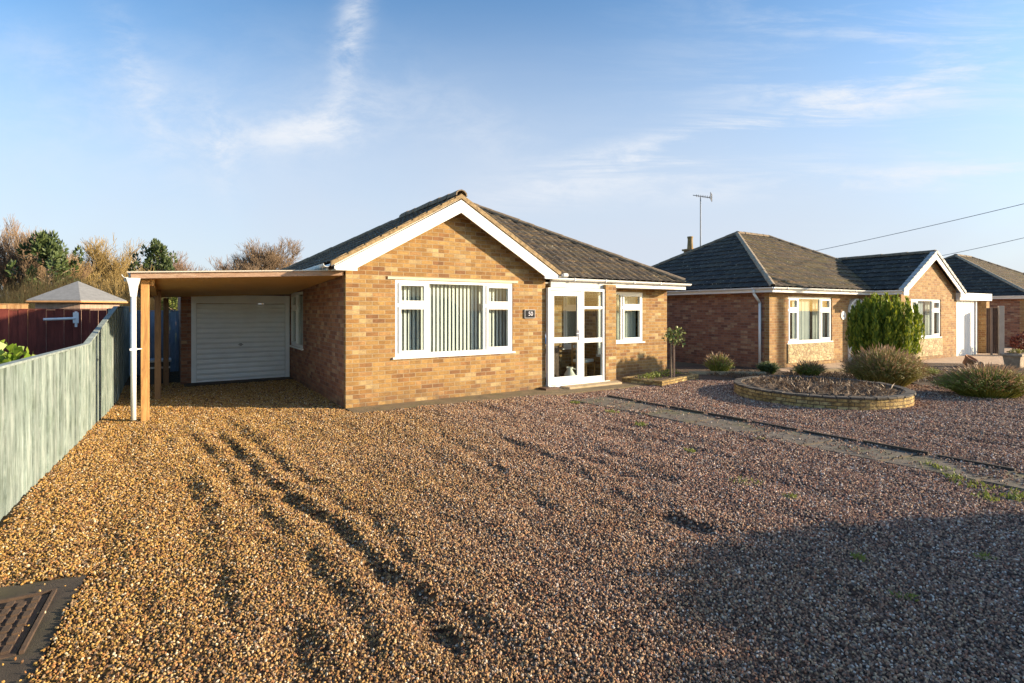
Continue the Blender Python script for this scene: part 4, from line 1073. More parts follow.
    MB().box(4.25, 5.05, .1, .14, 0, 2.0).build('door', M['white'], B)
    if not far:
        m = MB(); m.tube((3.86, -.02, 1.48), (3.86, 0, 1.48), .14, .14, 20); pq = m.build('number_plaque', M['white'], B, loc=(0, 0, 0)); m = MB(); m.tube((3.86, -.025, 1.46), (3.86, -.02, 1.46), .035, .035, 12); m.build('plaque_mark', M['black'], pq)
    # downpipe on the left wall
    if not far:
        dpm = MB(); dpm.path([(-e - .03, .25, zE_ - .05), (-e - .03, .25, zE_ - .16), (-.06, .25, zE_ - .42), (-.06, .25, .05)], .036, 12); dpm.build('downpipe', M['white'], B, smooth=True)
    # flat roofed garage at the right
    g_ = MB(); g_.box(12.0, 12.3, -1.05, 5, -.1, 2.0); g_.box(9.46, 12.0, 4.8, 5, -.1, 2.0); g_.build('wall', M['n_brick'], B)
    g_ = MB(); g_.box(9.40, 12.32, -1.12, 5.2, 2.0, 2.26); g_.build('garage_fascia', M['white_wood'], B)
    g_ = MB(); g_.box(9.52, 11.25, -.95, -.90, .0, 2.0)
    for i in range(8): g_.box(9.58 + i * .205, 9.60 + i * .205, -.957, -.95, .05, 1.95)
    g_.build('garage_door', M['white_wood'], B)
    g_ = MB(); g_.box(11.25, 12.0, -.80, -.75, 0, 2.0); g_.box(11.2, 11.25, -1.0, -.7, 0, 2.0); g_.build('side_panel', M['white_wood'], B)
    return B
NB = neighbour(N0, TN, 'neighbouring brick bungalow with mossy hip roof, small gable and white garage door')
# chimney flue
m = MB(); m.box(-.35, .35, -.3, .3, 0, .95)
FL = None
cpos = Nw(3.27, 5.5)
m = MB(); m.box(3.12, 3.5, 5.3, 5.7, 3.3, 4.02); m.box(3.07, 3.55, 5.25, 5.75, 4.02, 4.09); chm = m.build('chimney', M['n_brick'], NB)
m = MB(); m.lathe([(.12, 0), (.10, .3), (.10, .42), (.115, .45), (.115, .50), (.08, .5), (.08, .1)], 16, (3.27, 5.5, 4.09)); m.build('chimney_pot', m_simple('yellow_clay_pot', (.26, .18, .08), .9, .3, 9, .2), chm, smooth=True)
# aerial
apx = (700.5 - 512) / 524; aY = 20.3
AE = thing('tv_aerial', 'tall thin television aerial mast above the neighbouring bungalow roof', 'aerial', (apx * aY, aY, 3.6), R(-20))
MB().tube((0, 0, 0), (0, 0, 2.42), .025, .02, 8).build('mast', M['metal'], AE)
m = MB(); m.tube((-.28, 0, 2.52), (.42, .1, 2.38), .016)
m.build('boom', M['metal'], AE)
m = MB()
for i in range(7):
    t = .2 + i * .11; x = -.28 + .7 * t; z = 2.52 - .14 * t
    m.tube((x, -.2, z), (x, .24, z), .011, .011, 5)
for zz_ in (2.28, 2.36, 2.46, 2.54):
    m.tube((.36, -.20, zz_), (.42, .30, zz_), .013, .013, 5)
m.tube((.39, .05, 2.25), (.39, .05, 2.56), .01, .01, 5); m.tube((.36, -.20, 2.28), (.36, -.2, 2.54), .013, .013, 5); m.tube((.42, .3, 2.28), (.42, .3, 2.54), .013, .013, 5)
m.build('reflector', M['metal'], AE)

# third bungalow further right (same builder's estate)
o3 = Vector((22.1, 22.6, 0))
neighbour(o3, TN, 'third brick bungalow behind the wooden gate at the right edge', True)
o4 = Vector((40, 33, 0))
B4 = thing('bungalow', 'distant dark roofed house beyond the third bungalow at the right edge', 'house', o4, TN)
MB().box(0, 12, 0, 8, 0, 2.3).build('wall', M['n_brick'], B4)
m = MB(); m.add([(-.3, -.3, 2.3), (12.3, -.3, 2.3), (12.3, 8.3, 2.3), (-.3, 8.3, 2.3), (2, 4, 4.6), (10, 4, 4.6)], [(0, 1, 5, 4), (1, 2, 5), (2, 3, 4, 5), (3, 0, 4)]); m.build('roof', M['tile_dark_shaded'], B4)
make_window(B4, (1.5, -.05, .8), 0, 2.2, 1.2, [(0, 1.1, None), (1.1, 2.2, .85)], 'none')

# brown gate with pale posts between the houses
def npx(px, py): return gp(px, py)
gx0, gy0 = gp(986.5, 354.8); gx1, gy1 = gp(1000, 355.2)
GT = thing('side_gate', 'dark brown boarded side gate with pale concrete post between the bungalows', 'gate', (gx0, gy0, 0), math.atan2(gy1 - gy0, gx1 - gx0))
Lg = math.hypot(gx1 - gx0, gy1 - gy0)
m = MB()
for i in range(5): m.box(i * Lg / 5, (i + 1) * Lg / 5 - .01, 0, .03, .05, 1.72)
m.build('boards', M['dark_wood'], GT); MB().box(Lg - .06, Lg + .09, -.12, .03, 0, 1.80).build('post', m_simple('pale_concrete_post', (.42, .36, .30), .9, .1, 6, .2), GT, bevel=.01)
MB().box(.1, .16, -.05, 0, 0, 1.75).build('post', m_simple('brown_post', (.3, .2, .14), .9, .1, 6, .2), GT)

# overhead cables and the pole they run to
PX, PYY = 21.7, 14.1
UP = thing('telegraph_pole', 'tall round wooden telegraph pole beyond the right edge of the drive', 'pole', (PX, PYY, 0), 0)
MB().tube((0, 0, -.1), (0, 0, 7.3), .15, .11, 14).build('pole_shaft', M['bark'], UP); MB().tube((0, 0, 6.9), (0, 0, 7.0), .17, .17, 14).build('collar', M['metal'], UP)
def cable(pa, pb, za, label):
    a = Vector(pa); b = Vector(pb); pts = []
    for i in range(21):
        t = i / 20; p = a.lerp(b, t); p.z -= .30 * 4 * t * (1 - t) * .5; pts.append(tuple(p))
    m = MB(); m.path(pts, .011, 6); return tag(m.build('overhead_cable', M['cable'], None), label, 'cable', 'overhead cables')
def at(px, py, Y): return ((px - 512) / 524 * Y, Y, CAMZ + (310 - py) / 524 * Y)
cable((PX, PYY, 1.65 + (310 - 128) / 524 * 14.1), at(800, 254, 24), 0, 'upper overhead cable rising from behind the neighbouring ridge to the top right')
cable((PX, PYY, 1.65 + (310 - 160) / 524 * 14.1), at(935, 257, 26), 0, 'lower overhead cable rising from behind the small gable to the right edge')

# ------------------------------------------------------------------ planter, beds, pots
PL = thing('round_planter', 'low round yellow stone planter with dark coping in the gravel', 'planter', (PLC[0], PLC[1], 0))
ro = PLC[2]
m = MB(); k = 64
vs_ = []; 
for (r_, z) in ((ro, -.06), (ro, .18), (ro - .2, .18), (ro - .2, -.06)):
    for i in range(k):
        t = 2 * math.pi * i / k; vs_.append((r_ * math.cos(t), r_ * math.sin(t), z))
m.add(vs_, [(j * k + i, j * k + (i + 1) % k, (j + 1) * k + (i + 1) % k, (j + 1) * k + i) for j in range(3) for i in range(k)])
pw = m.build('planter_wall', M['planter'], PL)
uvd = pw.data.uv_layers[0].data
for p in pw.data.polygons:
    for li in p.loop_indices:
        v = pw.data.vertices[pw.data.loops[li].vertex_index].co
        a = math.atan2(v.y, v.x)
        if a < -3.1 and p.center.y > 0: a += 2 * math.pi
        uvd[li].uv = (a * ro, v.z if abs(p.normal.z) < .5 else math.hypot(v.x, v.y))
m = MB(); nst = 46
for i in range(nst):
    t0, t1 = 2 * math.pi * i / nst, 2 * math.pi * (i + .94) / nst; z = .18 + random.uniform(-.004, .008); o_ = ro + .02 + random.uniform(-.01, .012)
    vsx = [(r_ * math.cos(t), r_ * math.sin(t), zz_) for zz_ in (.182, z + .035) for (r_, t) in ((ro - .13, t0), (o_, t0), (o_, t1), (ro - .13, t1))]
    m.add(vsx, [(3, 2, 1, 0), (4, 5, 6, 7), (0, 1, 5, 4), (1, 2, 6, 5), (2, 3, 7, 6), (3, 0, 4, 7)])
m.build('coping', m_simple('dark_mossy_coping', (.085, .07, .055), .9, .5, 9, .6, .01), PL, bevel=.01)
m = MB(); gN = 36
vsx = []; 
for j in range(gN + 1):
    for i in range(gN + 1):
        a = -1 + 2 * i / gN; b = -1 + 2 * j / gN
        xx = a * math.sqrt(max(0, 1 - b * b / 2)); yy = b * math.sqrt(max(0, 1 - a * a / 2)); rr = ro - .12
        vsx.append((xx * rr, yy * rr, .19 + random.uniform(-.02, .025) + .02 * math.sin(xx * 5) * math.cos(yy * 4)))
m.add(vsx, [(j * (gN + 1) + i, j * (gN + 1) + i + 1, (j + 1) * (gN + 1) + i + 1, (j + 1) * (gN + 1) + i) for j in range(gN) for i in range(gN)])
m.build('soil', M['soil'], PL)

# leaf litter & stems
def scatter_blades(name, label, cat, centers, mat, n, h, spread, w=.006, kind='stuff', lean=.35, parent=None):
    m = MB()
    for (cx_, cy_, r_) in centers:
        for i in range(n):
            a = random.uniform(0, 6.28); rr = r_ * math.sqrt(random.random()); x, y = cx_ + rr * math.cos(a), cy_ + rr * math.sin(a)
            hh_ = h * random.uniform(.5, 1.1); la = random.uniform(0, 6.28); ll = hh_ * random.uniform(0, lean); wa = random.uniform(0, 6.28)
            wx, wy = w * math.cos(wa), w * math.sin(wa)
            m.add([(x - wx, y - wy, 0), (x + wx, y + wy, 0), (x + math.cos(la) * ll * .4 + wx * .7, y + math.sin(la) * ll * .4 + wy * .7, hh_ * .6), (x + math.cos(la) * ll, y + math.sin(la) * ll, hh_)], [(0, 1, 2), (0, 2, 3)])
    o = m.build(name, mat, parent)
    if parent is None: stuff(o, label, cat)
    return o
M['weed'] = m_leaf('bright_weed_leaf', [(0, (.10, .14, .02)), (.5, (.20, .24, .04)), (1, (.32, .32, .08))])
wc = [gp(745, 483) + (.14,), gp(790, 498) + (.06,), gp(1000, 492) + (.2,), gp(968, 484) + (.15,), gp(1018, 499) + (.1,), gp(955, 478) + (.08,), gp(930, 466) + (.08,),
      gp(690, 452) + (.06,), gp(860, 560) + (.05,), gp(905, 600) + (.05,), gp(985, 560) + (.06,), gp(640, 425) + (.1,), gp(575, 403) + (.1,), gp(612, 412) + (.12,), gp(945, 470) + (.1,), gp(760, 440) + (.06,), gp(985, 498) + (.1,)]
o = scatter_blades('weeds', 'patches of small bright green weeds in the gravel and path', 'weeds', wc, M['weed'], 42, .045, 1, .007, lean=1.2)
M['deadstem'] = m_leaf('dry_stem', [(0, (.08, .045, .025)), (.6, (.17, .10, .055)), (.92, (.26, .17, .09)), (1, (.5, .38, .22))], trans=.1)
sc_ = MB()
o = scatter_blades('dead_stems', 'dry brown leaf litter and short dead stems in the round planter', 'dead plants', [(PLC[0], PLC[1], 1.2)], M['deadstem'], 800, .10, 1, .008, lean=1.6)
o.location.z = .19
# planter sprout labels: a few pale sticks
for (px, py, h_) in ((783, 388, .09), (842, 391, .07), (873, 388, .13)):
    x, y = gp(px, py, .15)
    tag(MB().tube((0, 0, 0), (0.01, 0, h_), .009, .006, 6).build('plant_stake', M['ridge_pale'], None, loc=(x, y, .15)),
        {783: 'short pale stick on the left of the round planter', 842: 'shortest pale stick in the middle of the round planter', 873: 'tallest pale stick at the right of the round planter'}[px], 'stake', 'pale sticks in the round planter')

# raised bed by house corner
b0 = Vector(gp(662, 386.5)); b1 = Vector(gp(699, 378.5)); bdir = (b1 - b0).normalized(); bn = Vector((-bdir.y, bdir.x)); Lb = (b1 - b0).length
RB = thing('raised_bed', 'small stone edged raised bed with low green plants at the house corner', 'planter', (b0.x, b0.y, 0), math.atan2(bdir.y, bdir.x))
m = MB(); m.box(0, Lb, 0, .12, -.05, .11); m.box(0, .1, .12, .9, -.05, .11); m.box(Lb - .1, Lb, .12, .9, -.05, .11); m.box(0, Lb, .9, 1.0, -.05, .11); m.build('edging', M['planter'], RB, bevel=.01)
MB().box(.1, Lb - .1, .12, .9, -.05, .085).build('soil', M['soil'], RB)

def leaf_cloud(mb, n, fn, size, up=0.0):
    """fn() -> (pos, outward normal)"""
    for i in range(n):
        p, nr = fn(); p = Vector(p)
        d = Vector((random.gauss(0, 1), random.gauss(0, 1), random.gauss(0, 1))) + Vector(nr) * .8 + Vector((0, 0, up)); d.normalize()
        a = d.orthogonal().normalized(); a = (Matrix.Rotation(random.uniform(0, 6.28), 3, d) @ a); s_ = size * random.uniform(.6, 1.3)
        t = d * s_ * .9; b = a * s_ * .38
        mb.add([p - b * .4, p + t * .5 + b, p + t, p + t * .5 - b], [(0, 1, 2, 3)])
def ball(c, rx, ry, rz, inner=.4, bottom=-1):
    def f():
        while True:
            v = Vector((random.gauss(0, 1), random.gauss(0, 1), random.gauss(0, 1))).normalized()
            if v.z >= bottom: break
        r_ = (random.uniform(inner ** 3, 1)) ** (1 / 3)
        return (c[0] + v.x * rx * r_, c[1] + v.y * ry * r_, c[2] + v.z * rz * r_), v
    return f
# standard dwarf tree in raised bed
tx, ty = gp(671, 377.5, .08)
DT = thing('standard_shrub', 'small lollipop shrub on a thin stem with a stake at the house corner', 'tree', (tx, ty, .05))
m = MB(); m.tube((0, 0, 0), (.01, .01, .85), .03, .022, 8); m.tube((.01, .01, .85), (.1, 0, 1.0), .014, .008, 6); m.tube((.01, .01, .85), (-.07, .03, 1.02), .014, .008, 6); m.build('trunk', M['bark'], DT)
MB().box(.055, .09, -.02, .015, 0, .80).build('stake', M['fascia_wood'], DT)
m = MB()
for c in ((-.1, 0, .93), (.05, .03, 1.05), (.16, -.04, .98), (.2, 0, 1.12), (.02, -.05, .9), (-.02, .05, 1.1), (.22, 0, .86)): leaf_cloud(m, 26, ball(c, .12, .12, .08, .1), .075)
m.build('crown', m_leaf('variegated_leaf', [(0, (.05, .09, .02)), (.5, (.14, .19, .05)), (.8, (.34, .34, .14)), (1, (.5, .46, .26))]), DT)
m = MB(); 
for x in (.15, .4, .62, .85, 1.05): leaf_cloud(m, 70, ball((x * Lb / 1.3, .5, .12), .14, .2, .1, .1, -.2), .05)
m.build('ground_plants', M['weed'], RB)

# conifer by neighbour
def conifer(x, y):
    T = thing('golden_conifer', 'large rounded yellow green conifer in front of the neighbouring bungalow', 'tree', (x, y, 0))
    MB().tube((0, 0, -.05), (0, 0, .9), .08, .05, 8).build('trunk', M['bark'], T)
    m = MB(); rr = random.Random(3)
    tips = [(0, 0)] + [(.62 * math.sqrt((i + .6) / 64) * math.cos(i * 2.4), .62 * math.sqrt((i + .6) / 64) * math.sin(i * 2.4)) for i in range(64)]
    for (tx_, ty_) in tips:
        d = math.hypot(tx_, ty_) / .62; top = 1.98 - .45 * d ** 3.5 + rr.gauss(-.04, .06); low = .15 + .35 * d * rr.random()
        ln = .105 * rr.uniform(.7, 1.35); kx_ = rr.uniform(.92, 1.08); tx_ *= kx_; ty_ *= kx_
        for j in range(240):
            t = rr.random() ** .8; z = low + (top - low) * t
            bulge = .86 + .30 * min(1, z / 1.1)
            rad = ln * (1 - t ** 3) * math.sqrt(rr.random()) + .006; a = rr.uniform(0, 6.28)
            px_, py_ = tx_ * bulge * (1.02) + rad * math.cos(a), ty_ * bulge + rad * math.sin(a)
            s_ = rr.uniform(.06, .13); o_ = Vector((math.cos(a) * .28 + rr.gauss(0, .12), math.sin(a) * .28 + rr.gauss(0, .12), 1)).normalized() * s_; sd_ = Vector((-math.sin(a + rr.gauss(0, .5)), math.cos(a + rr.gauss(0, .5)), rr.uniform(-.2, .2))) * s_ * .13
            p = Vector((px_, py_, z)); m.add([p - sd_, p + o_ * .6 - sd_ * 1.1, p + o_, p + o_ * .6 + sd_ * 1.1, p + sd_], [(0, 1, 2, 3, 4)])
    m.build('crown', m_leaf('golden_conifer_leaf', [(0, (.04, .08, .010)), (.35, (.12, .18, .016)), (.65, (.29, .32, .025)), (1, (.50, .46, .05))], trans=.35, scale=5), T)
conifer((882 - 512) / 524 * 12.6, 12.6)

def grassy_shrub(name, label, x, y, rx, ry, h, mat, n=1500, w=.006, tipmat=None, seed=0, up=1.0, group=None):
    rr = random.Random(seed); T = thing(name, label, 'shrub', (x, y, 0), 0, group); m = MB(); tp = MB()
    for i in range(n):
        a = rr.uniform(0, 6.28); q = math.sqrt(rr.random()); bx_, by_ = .45 * rx * q * math.cos(a), .45 * ry * q * math.sin(a)
        hz = h * (1 - .45 * q * q) * rr.uniform(.6, 1.12)
        ex_, ey_ = rx * q * math.cos(a) + rr.gauss(0, .04), ry * q * math.sin(a) + rr.gauss(0, .04)
        p0 = Vector((bx_, by_, 0)); p2 = Vector((ex_, ey_, hz)); p1 = p0.lerp(p2, .5) + Vector((0, 0, hz * .22 * up))
        wa = rr.uniform(0, 3.14); wv = Vector((math.cos(wa), math.sin(wa), 0)) * w
        m.add([p0 - wv, p0 + wv, p1 + wv, p1 - wv], [(0, 1, 2, 3)]); m.add([p1 - wv, p1 + wv, p2 + wv * .3, p2 - wv * .3], [(0, 1, 2, 3)])
        for j in range(3):
            t = rr.uniform(.35, 1); p = p1.lerp(p2, t) if t > .5 else p0.lerp(p1, t * 1.6)
            dv_ = Vector((rr.gauss(0, 1), rr.gauss(0, 1), rr.uniform(.3, 1.6))).normalized() * rr.uniform(.03, .07); pv = dv_.orthogonal().normalized() * .006 * (w / .006)
            m.add([p - pv, p + dv_, p + pv], [(0, 1, 2)])
        if tipmat and rr.random() < .5:
            q0_ = p2; q1_ = p2 + (p2 - p1).normalized() * rr.uniform(.06, .14); pv = wv * 1.3
            tp.add([q0_ - pv * .4, q0_ + pv * .4, (q0_ + q1_) / 2 + pv, q1_, (q0_ + q1_) / 2 - pv], [(0, 1, 2, 3, 4)])
    m.build('foliage', mat, T)
    if tipmat: tp.build('dry_tips', tipmat, T)
    return T
M['heather'] = m_leaf('heather_green', [(0, (.09, .085, .02)), (.4, (.24, .21, .05)), (.75, (.38, .33, .09)), (1, (.5, .38, .15))], trans=.15)
M['heather2'] = m_leaf('olive_shrub_leaf', [(0, (.09, .10, .02)), (.4, (.24, .26, .04)), (.75, (.38, .38, .07)), (1, (.5, .42, .15))], trans=.15)
M['tips'] = m_leaf('pinkish_dry_tip', [(0, (.26, .15, .08)), (1, (.46, .30, .18))], trans=.2)
def gxy(px, Y): return (px - 512) / 524 * Y
grassy_shrub('tufted_shrub', 'tufted olive shrub with pinkish dry tips in front of the golden conifer', gxy(884, 11.3), 11.3, .78, .7, .76, M['heather'], 3400, .007, M['tips'], 1)
grassy_shrub('low_shrub', 'wide low green brown shrub at the right edge of the gravel', gxy(988, 9.95), 9.95, .98, .6, .52, M['heather2'], 4200, .007, M['tips'], 2)
grassy_shrub('small_shrub', 'spiky small shrub against the shaded neighbouring side wall', gxy(719, 13.7), 13.7, .36, .34, .45, M['heather2'], 700, .008, M['tips'], 3, group='small shrubs by the neighbouring bungalow')
grassy_shrub('small_shrub', 'low green shrub under the neighbouring front window behind the round planter', gxy(809, 13.1), 13.1, .38, .3, .30, M['heather2'], 700, .008, M['tips'], 4, group='small shrubs by the neighbouring bungalow')
grassy_shrub('small_shrub', 'dark green shrub at the foot of the neighbouring white downpipe', gxy(768, 13.6), 13.6, .28, .25, .30, m_leaf('dark_shrub_leaf', [(0, (.03, .05, .015)), (1, (.14, .19, .05))]), 600, .01, None, 5, group='small shrubs by the neighbouring bungalow')
grassy_shrub('small_shrub', 'small grassy tuft left of the wide low shrub behind the planter', gxy(925, 13.2), 13.2, .4, .3, .2, M['heather2'], 300, .008, None, 6, group='small shrubs by the neighbouring bungalow')
# reddish bush and stone pot, terracotta fragments at right
T = thing('red_bush', 'round dark red bush by the third bungalow at the right edge', 'shrub', (gxy(1026, 19), 19, 0))
MB().tube((0, 0, 0), (0, 0, .4), .05, .03, 6).build('trunk', M['bark'], T)
m = MB(); leaf_cloud(m, 900, ball((0, 0, .45), .42, .42, .38, .5), .09); m.build('crown', m_leaf('dark_red_leaf', [(0, (.05, .015, .012)), (1, (.22, .05, .03))]), T)
x, y = gp(1016, 367)
T = thing('stone_trough', 'weathered stone trough planter at the right edge of the neighbouring drive', 'planter', (x, y, 0), TN)
m = MB(); m.add([(sx * a, sy * b, z) for (z, a, b) in ((0, .30, .16), (.36, .38, .2)) for sx, sy in ((-1, -1), (1, -1), (1, 1), (-1, 1))] , [(0, 1, 5, 4), (1, 2, 6, 5), (2, 3, 7, 6), (3, 0, 4, 7), (3, 2, 1, 0)]); m.box(-.42, .42, -.24, .24, .33, .40); m.build('trough_body', M['stone_pot'], T, bevel=.01)
MB().box(-.34, .34, -.17, .17, .39, .41).build('soil', M['soil'], T)
m = MB(); leaf_cloud(m, 120, ball((0, 0, .43), .3, .15, .07, .1, 0), .06); m.build('plants', M['heather'], T)
x, y = gp(966, 366)
T = thing('broken_pot', 'broken terracotta pot lying on the edge of the neighbouring drive', 'pot', (x, y, 0), R(30))
m = MB(); m.lathe([(.10, 0), (.15, .2), (.17, .2), (.17, .25), (.14, .25), (.09, .02), (0, .02)], 14); m.build('pot_body', M['terracotta'], T, rot=(R(35), 0, 0), loc=(0, 0, .04))
m = MB(); m.tube((0, -.25, .02), (.16, -.3, .09), .04, .07, 7); m.build('pot_shard', M['terracotta'], T)
# timber edging and stones between the beds
x0_, y0_ = gp(688, 373.5); x1_, y1_ = gp(765, 374.5)
m = MB(); beam(m, (x0_, y0_), (x1_, y1_), -.02, -.02, .09, .09); tag(m.build('bed_edging', M['step'], None), 'pale stone edging strip in front of the shaded side wall bed', 'edging')
x0_, y0_ = gp(790, 372.5); x1_, y1_ = gp(850, 371)
m = MB(); beam(m, (x0_, y0_), (x1_, y1_), -.02, -.02, .10, .1); tag(m.build('bed_edging', M['step'], None), 'pale stone edging strip behind the round planter near the front window', 'edging')
# scattered leaves in the neighbour's bed
o = scatter_blades('ground_litter', 'dry brown plant litter and short stems over the neighbouring garden bed', 'ground cover',
                   [(gxy(900, 13.2), 13.2, 1.3), (gxy(960, 13.4), 13.4, 1.5), (gxy(1010, 12.2), 12.2, 1.4), (gxy(830, 12.9), 12.9, 1.0), (gxy(740, 13.3), 13.3, .8), (gxy(1060, 11.0), 11.0, 1.3)], M['deadstem'], 700, .09, 1, .01, lean=1.6)

# green leafy plant behind the green fence
for (px, h_, lab) in ((4, 1.36, 'bright green leafy shrub behind the low green fence at the left edge'),):
    T = thing('leafy_shrub', lab, 'shrub', (-5.75, 5.45, 0))
    for a in range(5): MB().tube((0, 0, 0), (.25 * math.cos(a * 1.3), .25 * math.sin(a * 1.3), 1.1), .015, .008, 5).build('stem', M['bark'], T)
    m = MB()
    leaf_cloud(m, 1300, ball((-.05, .1, .95), .62, .62, .35, .3), .10, .3)
    m.build('foliage', m_leaf('bright_green_leaf', [(0, (.08, .14, .015)), (.5, (.20, .30, .03)), (1, (.34, .40, .06))], rough=.4, trans=.35), T)

# drain cover slab, bottom left
cxy = [Vector(p) for p in SLABC]
m = MB(); m.prism([tuple(p) for p in SLABC], -.06, -.006, 'z')
DC = thing('drain_cover', 'dark concrete slab with rusty ribbed iron drain cover in the gravel', 'drain cover', (0, 0, 0))
m.build('slab', M['slab'], DC)
corner = Vector(gp(49, 594)); e1 = Vector(gp(0, 683)) - corner; e1.normalize(); e2 = Vector((-abs(e1.y), e1.x)).normalized()
e2 = Vector((e1.y, -e1.x)); e2 = e2 if e2.x < 0 else -e2
def cv(a, b): p = corner + e1 * a + e2 * b; return (p.x, p.y)
m = MB(); m.prism([cv(0, 0), cv(.62, 0), cv(.62, .6), cv(0, .6)], -.01, -.001, 'z')
for j in range(10):
    for i in range(7):
        a = .02 + i * .085 + (.04 if j % 2 else 0); b_ = .03 + j * .055
        m.prism([cv(a, b_), cv(a + .06, b_), cv(a + .06, b_ + .032), cv(a, b_ + .032)], -.001, .013, 'z')
m.build('iron_lid', M['iron'], DC)
m = MB(); m.prism([cv(-.02, -.03), cv(.62, -.03), cv(.62, -.012), cv(-.02, -.012)], -.005, .012, 'z'); m.prism([cv(-.035, -.03), cv(-.02, -.03), cv(-.02, .6), cv(-.035, .6)], -.005, .01, 'z'); m.build('iron_frame', M['iron'], DC)

# ------------------------------------------------------------------ background trees
def bare_tree(name, label, x, y, h, rad, trunk_h, col, twigcol, seed, stems=1, spread=.5, levels=5, twig=.012, group='bare trees and bushes behind the gardens', nchild=(2, 3, 3), upb=.12, z0=-.1):
    rr = random.Random(seed); T = thing(name, label, 'tree', (x, y, z0), 0, group); tk = MB(); cr = MB()
    def grow(p, d, L, r_, lv):
        segs = 3; q = p
        for i in range(segs):
            d = (d + Vector((rr.gauss(0, .13), rr.gauss(0, .13), rr.gauss(0, .08) + upb * .4))).normalized()
            q2 = q + d * (L / segs); ra, rb = r_ * (1 - .3 * i / segs), r_ * (1 - .3 * (i + 1) / segs)
            (tk if lv >= levels - 1 else cr).tube(q, q2, ra, rb, 6 if lv >= levels - 1 else 3, False)
            if lv > 0 and (i > 0 or lv < levels):
                for c in range(rr.choice(nchild) if i == segs - 1 else rr.choice((0, 1, 1, 2))):
                    a = rr.uniform(0, 6.28); ax_ = d.orthogonal().normalized(); ax_ = Matrix.Rotation(a, 3, d) @ ax_
                    nd = (d * 1.0 + ax_ * rr.uniform(spread * .5, spread * 1.4) + Vector((0, 0, upb))).normalized()
                    grow(q2, nd, L * rr.uniform(.62, .85), max(rb * .6, twig * .5), lv - 1)
            q = q2
    for s_ in range(stems):
        a = rr.uniform(0, 6.28); d = Vector((math.cos(a) * (.35 if stems > 1 else .05), math.sin(a) * (.35 if stems > 1 else .05), 1)).normalized()
        grow(Vector((rr.gauss(0, rad * .25) if stems > 1 else 0, rr.gauss(0, rad * .25) if stems > 1 else 0, 0)), d, trunk_h, h * .012 + .015, levels)
    # fit to the wanted height
    allv = tk.v + cr.v; mz = max(v[2] for v in allv); mr = np.percentile([math.hypot(v[0], v[1]) for v in cr.v], 97)
    kz, kr = h / mz, rad / mr
    for mb in (tk, cr): mb.v = [(v[0] * kr, v[1] * kr, v[2] * kz) for v in mb.v]
    tk.build('trunk', col, T); cr.build('crown', twigcol, T); return T
bk = m_simple('brown_bark', (.20, .13, .08), .9, .3, 8, 0)
def m_twig(name, stops): return m_leaf(name, stops, .9, 0, scale=1)
tw_gold = m_twig('golden_twig', [(0, (.09, .06, .025)), (.5, (.22, .15, .05)), (1, (.36, .26, .10))])
tw_red = m_twig('reddish_twig', [(0, (.08, .045, .03)), (.5, (.18, .11, .065)), (1, (.28, .18, .11))])
tw_brown = m_twig('brown_twig', [(0, (.09, .055, .035)), (.5, (.18, .12, .07)), (1, (.28, .20, .13))])
def bt(px, pytop, Y, wpx, label, stems, tw, seed, levels=5, spread=.5, trunk=.3, upb=.15):
    h = CAMZ + (310 - pytop) / 524 * Y; rad = wpx / 2 / 524 * Y
    return bare_tree('bare_tree', label, gxy(px, Y), Y, h, rad, h * trunk, bk, tw, seed, stems, spread, levels, .016, upb=upb)
bt(284, 234, 36, 104, 'round crowned bare tree showing above the middle of the carport roof', 1, tw_brown, 11, 6, .55, .28)
bt(205, 245, 40, 100, 'low reddish bare tree just right of the dark pine', 4, tw_red, 12, 5, .5, .28)
bt(108, 233, 30, 92, 'rounded golden brown bare tree between the two evergreens', 3, tw_gold, 13, 5, .45, .28)
bt(14, 216, 24, 90, 'tall pinkish bare willow at the left edge', 4, tw_red, 14, 5, .4, .3, .3)
bt(-22, 200, 23, 120, 'tallest bare tree leaning in from beyond the left edge', 3, tw_brown, 15, 5, .4, .3, .3)
bt(60, 252, 25, 80, 'golden twiggy bush in front of the broad evergreen', 6, tw_gold, 16, 4, .4, .35, .3)
bt(125, 262, 22, 70, 'low golden bush directly behind the summerhouse roof', 6, tw_gold, 17, 4, .4, .35, .25)
bt(330, 262, 45, 50, 'small faint bare tree beside the left roof slope', 1, tw_brown, 18, 5, .5, .3)
# scrub mass behind the summerhouse: nobody could count its stems
sb = MB(); rr = random.Random(5)
for i in range(16000):
    x = rr.uniform(-29, -12.5); y = 21 + rr.uniform(-1.2, 2.5); h = rr.uniform(1.8, 3.4) * (.85 + .15 * math.sin(x * 1.3)); 
    dx, dy = rr.gauss(0, .35), rr.gauss(0, .2); w_ = .012
    sb.add([(x - w_, y, 0), (x + w_, y, 0), (x + dx * .4 + w_, y + dy * .4, h * .6), (x + dx * .4 - w_, y + dy * .4, h * .6)], [(0, 1, 2, 3)])
    sb.add([(x + dx * .4 - w_, y + dy * .4, h * .6), (x + dx * .4 + w_, y + dy * .4, h * .6), (x + dx, y + dy, h)], [(0, 1, 2)])
    for j in range(3):
        t = rr.uniform(.3, .95); qx, qy, qz = x + dx * t * .8, y + dy * t * .8, h * t; ex_, ez_ = rr.gauss(0, .18), rr.uniform(.05, .3)
        sb.add([(qx - .008, qy, qz), (qx + .008, qy, qz), (qx + ex_, qy + rr.gauss(0, .1), qz + ez_)], [(0, 1, 2)])
stuff(sb.build('scrub_hedge', m_twig('orange_brown_scrub', [(0, (.17, .09, .03)), (.4, (.32, .19, .06)), (.7, (.42, .28, .10)), (1, (.30, .26, .08))])), 'dense orange brown winter scrub behind the red fence and summerhouse', 'scrub')

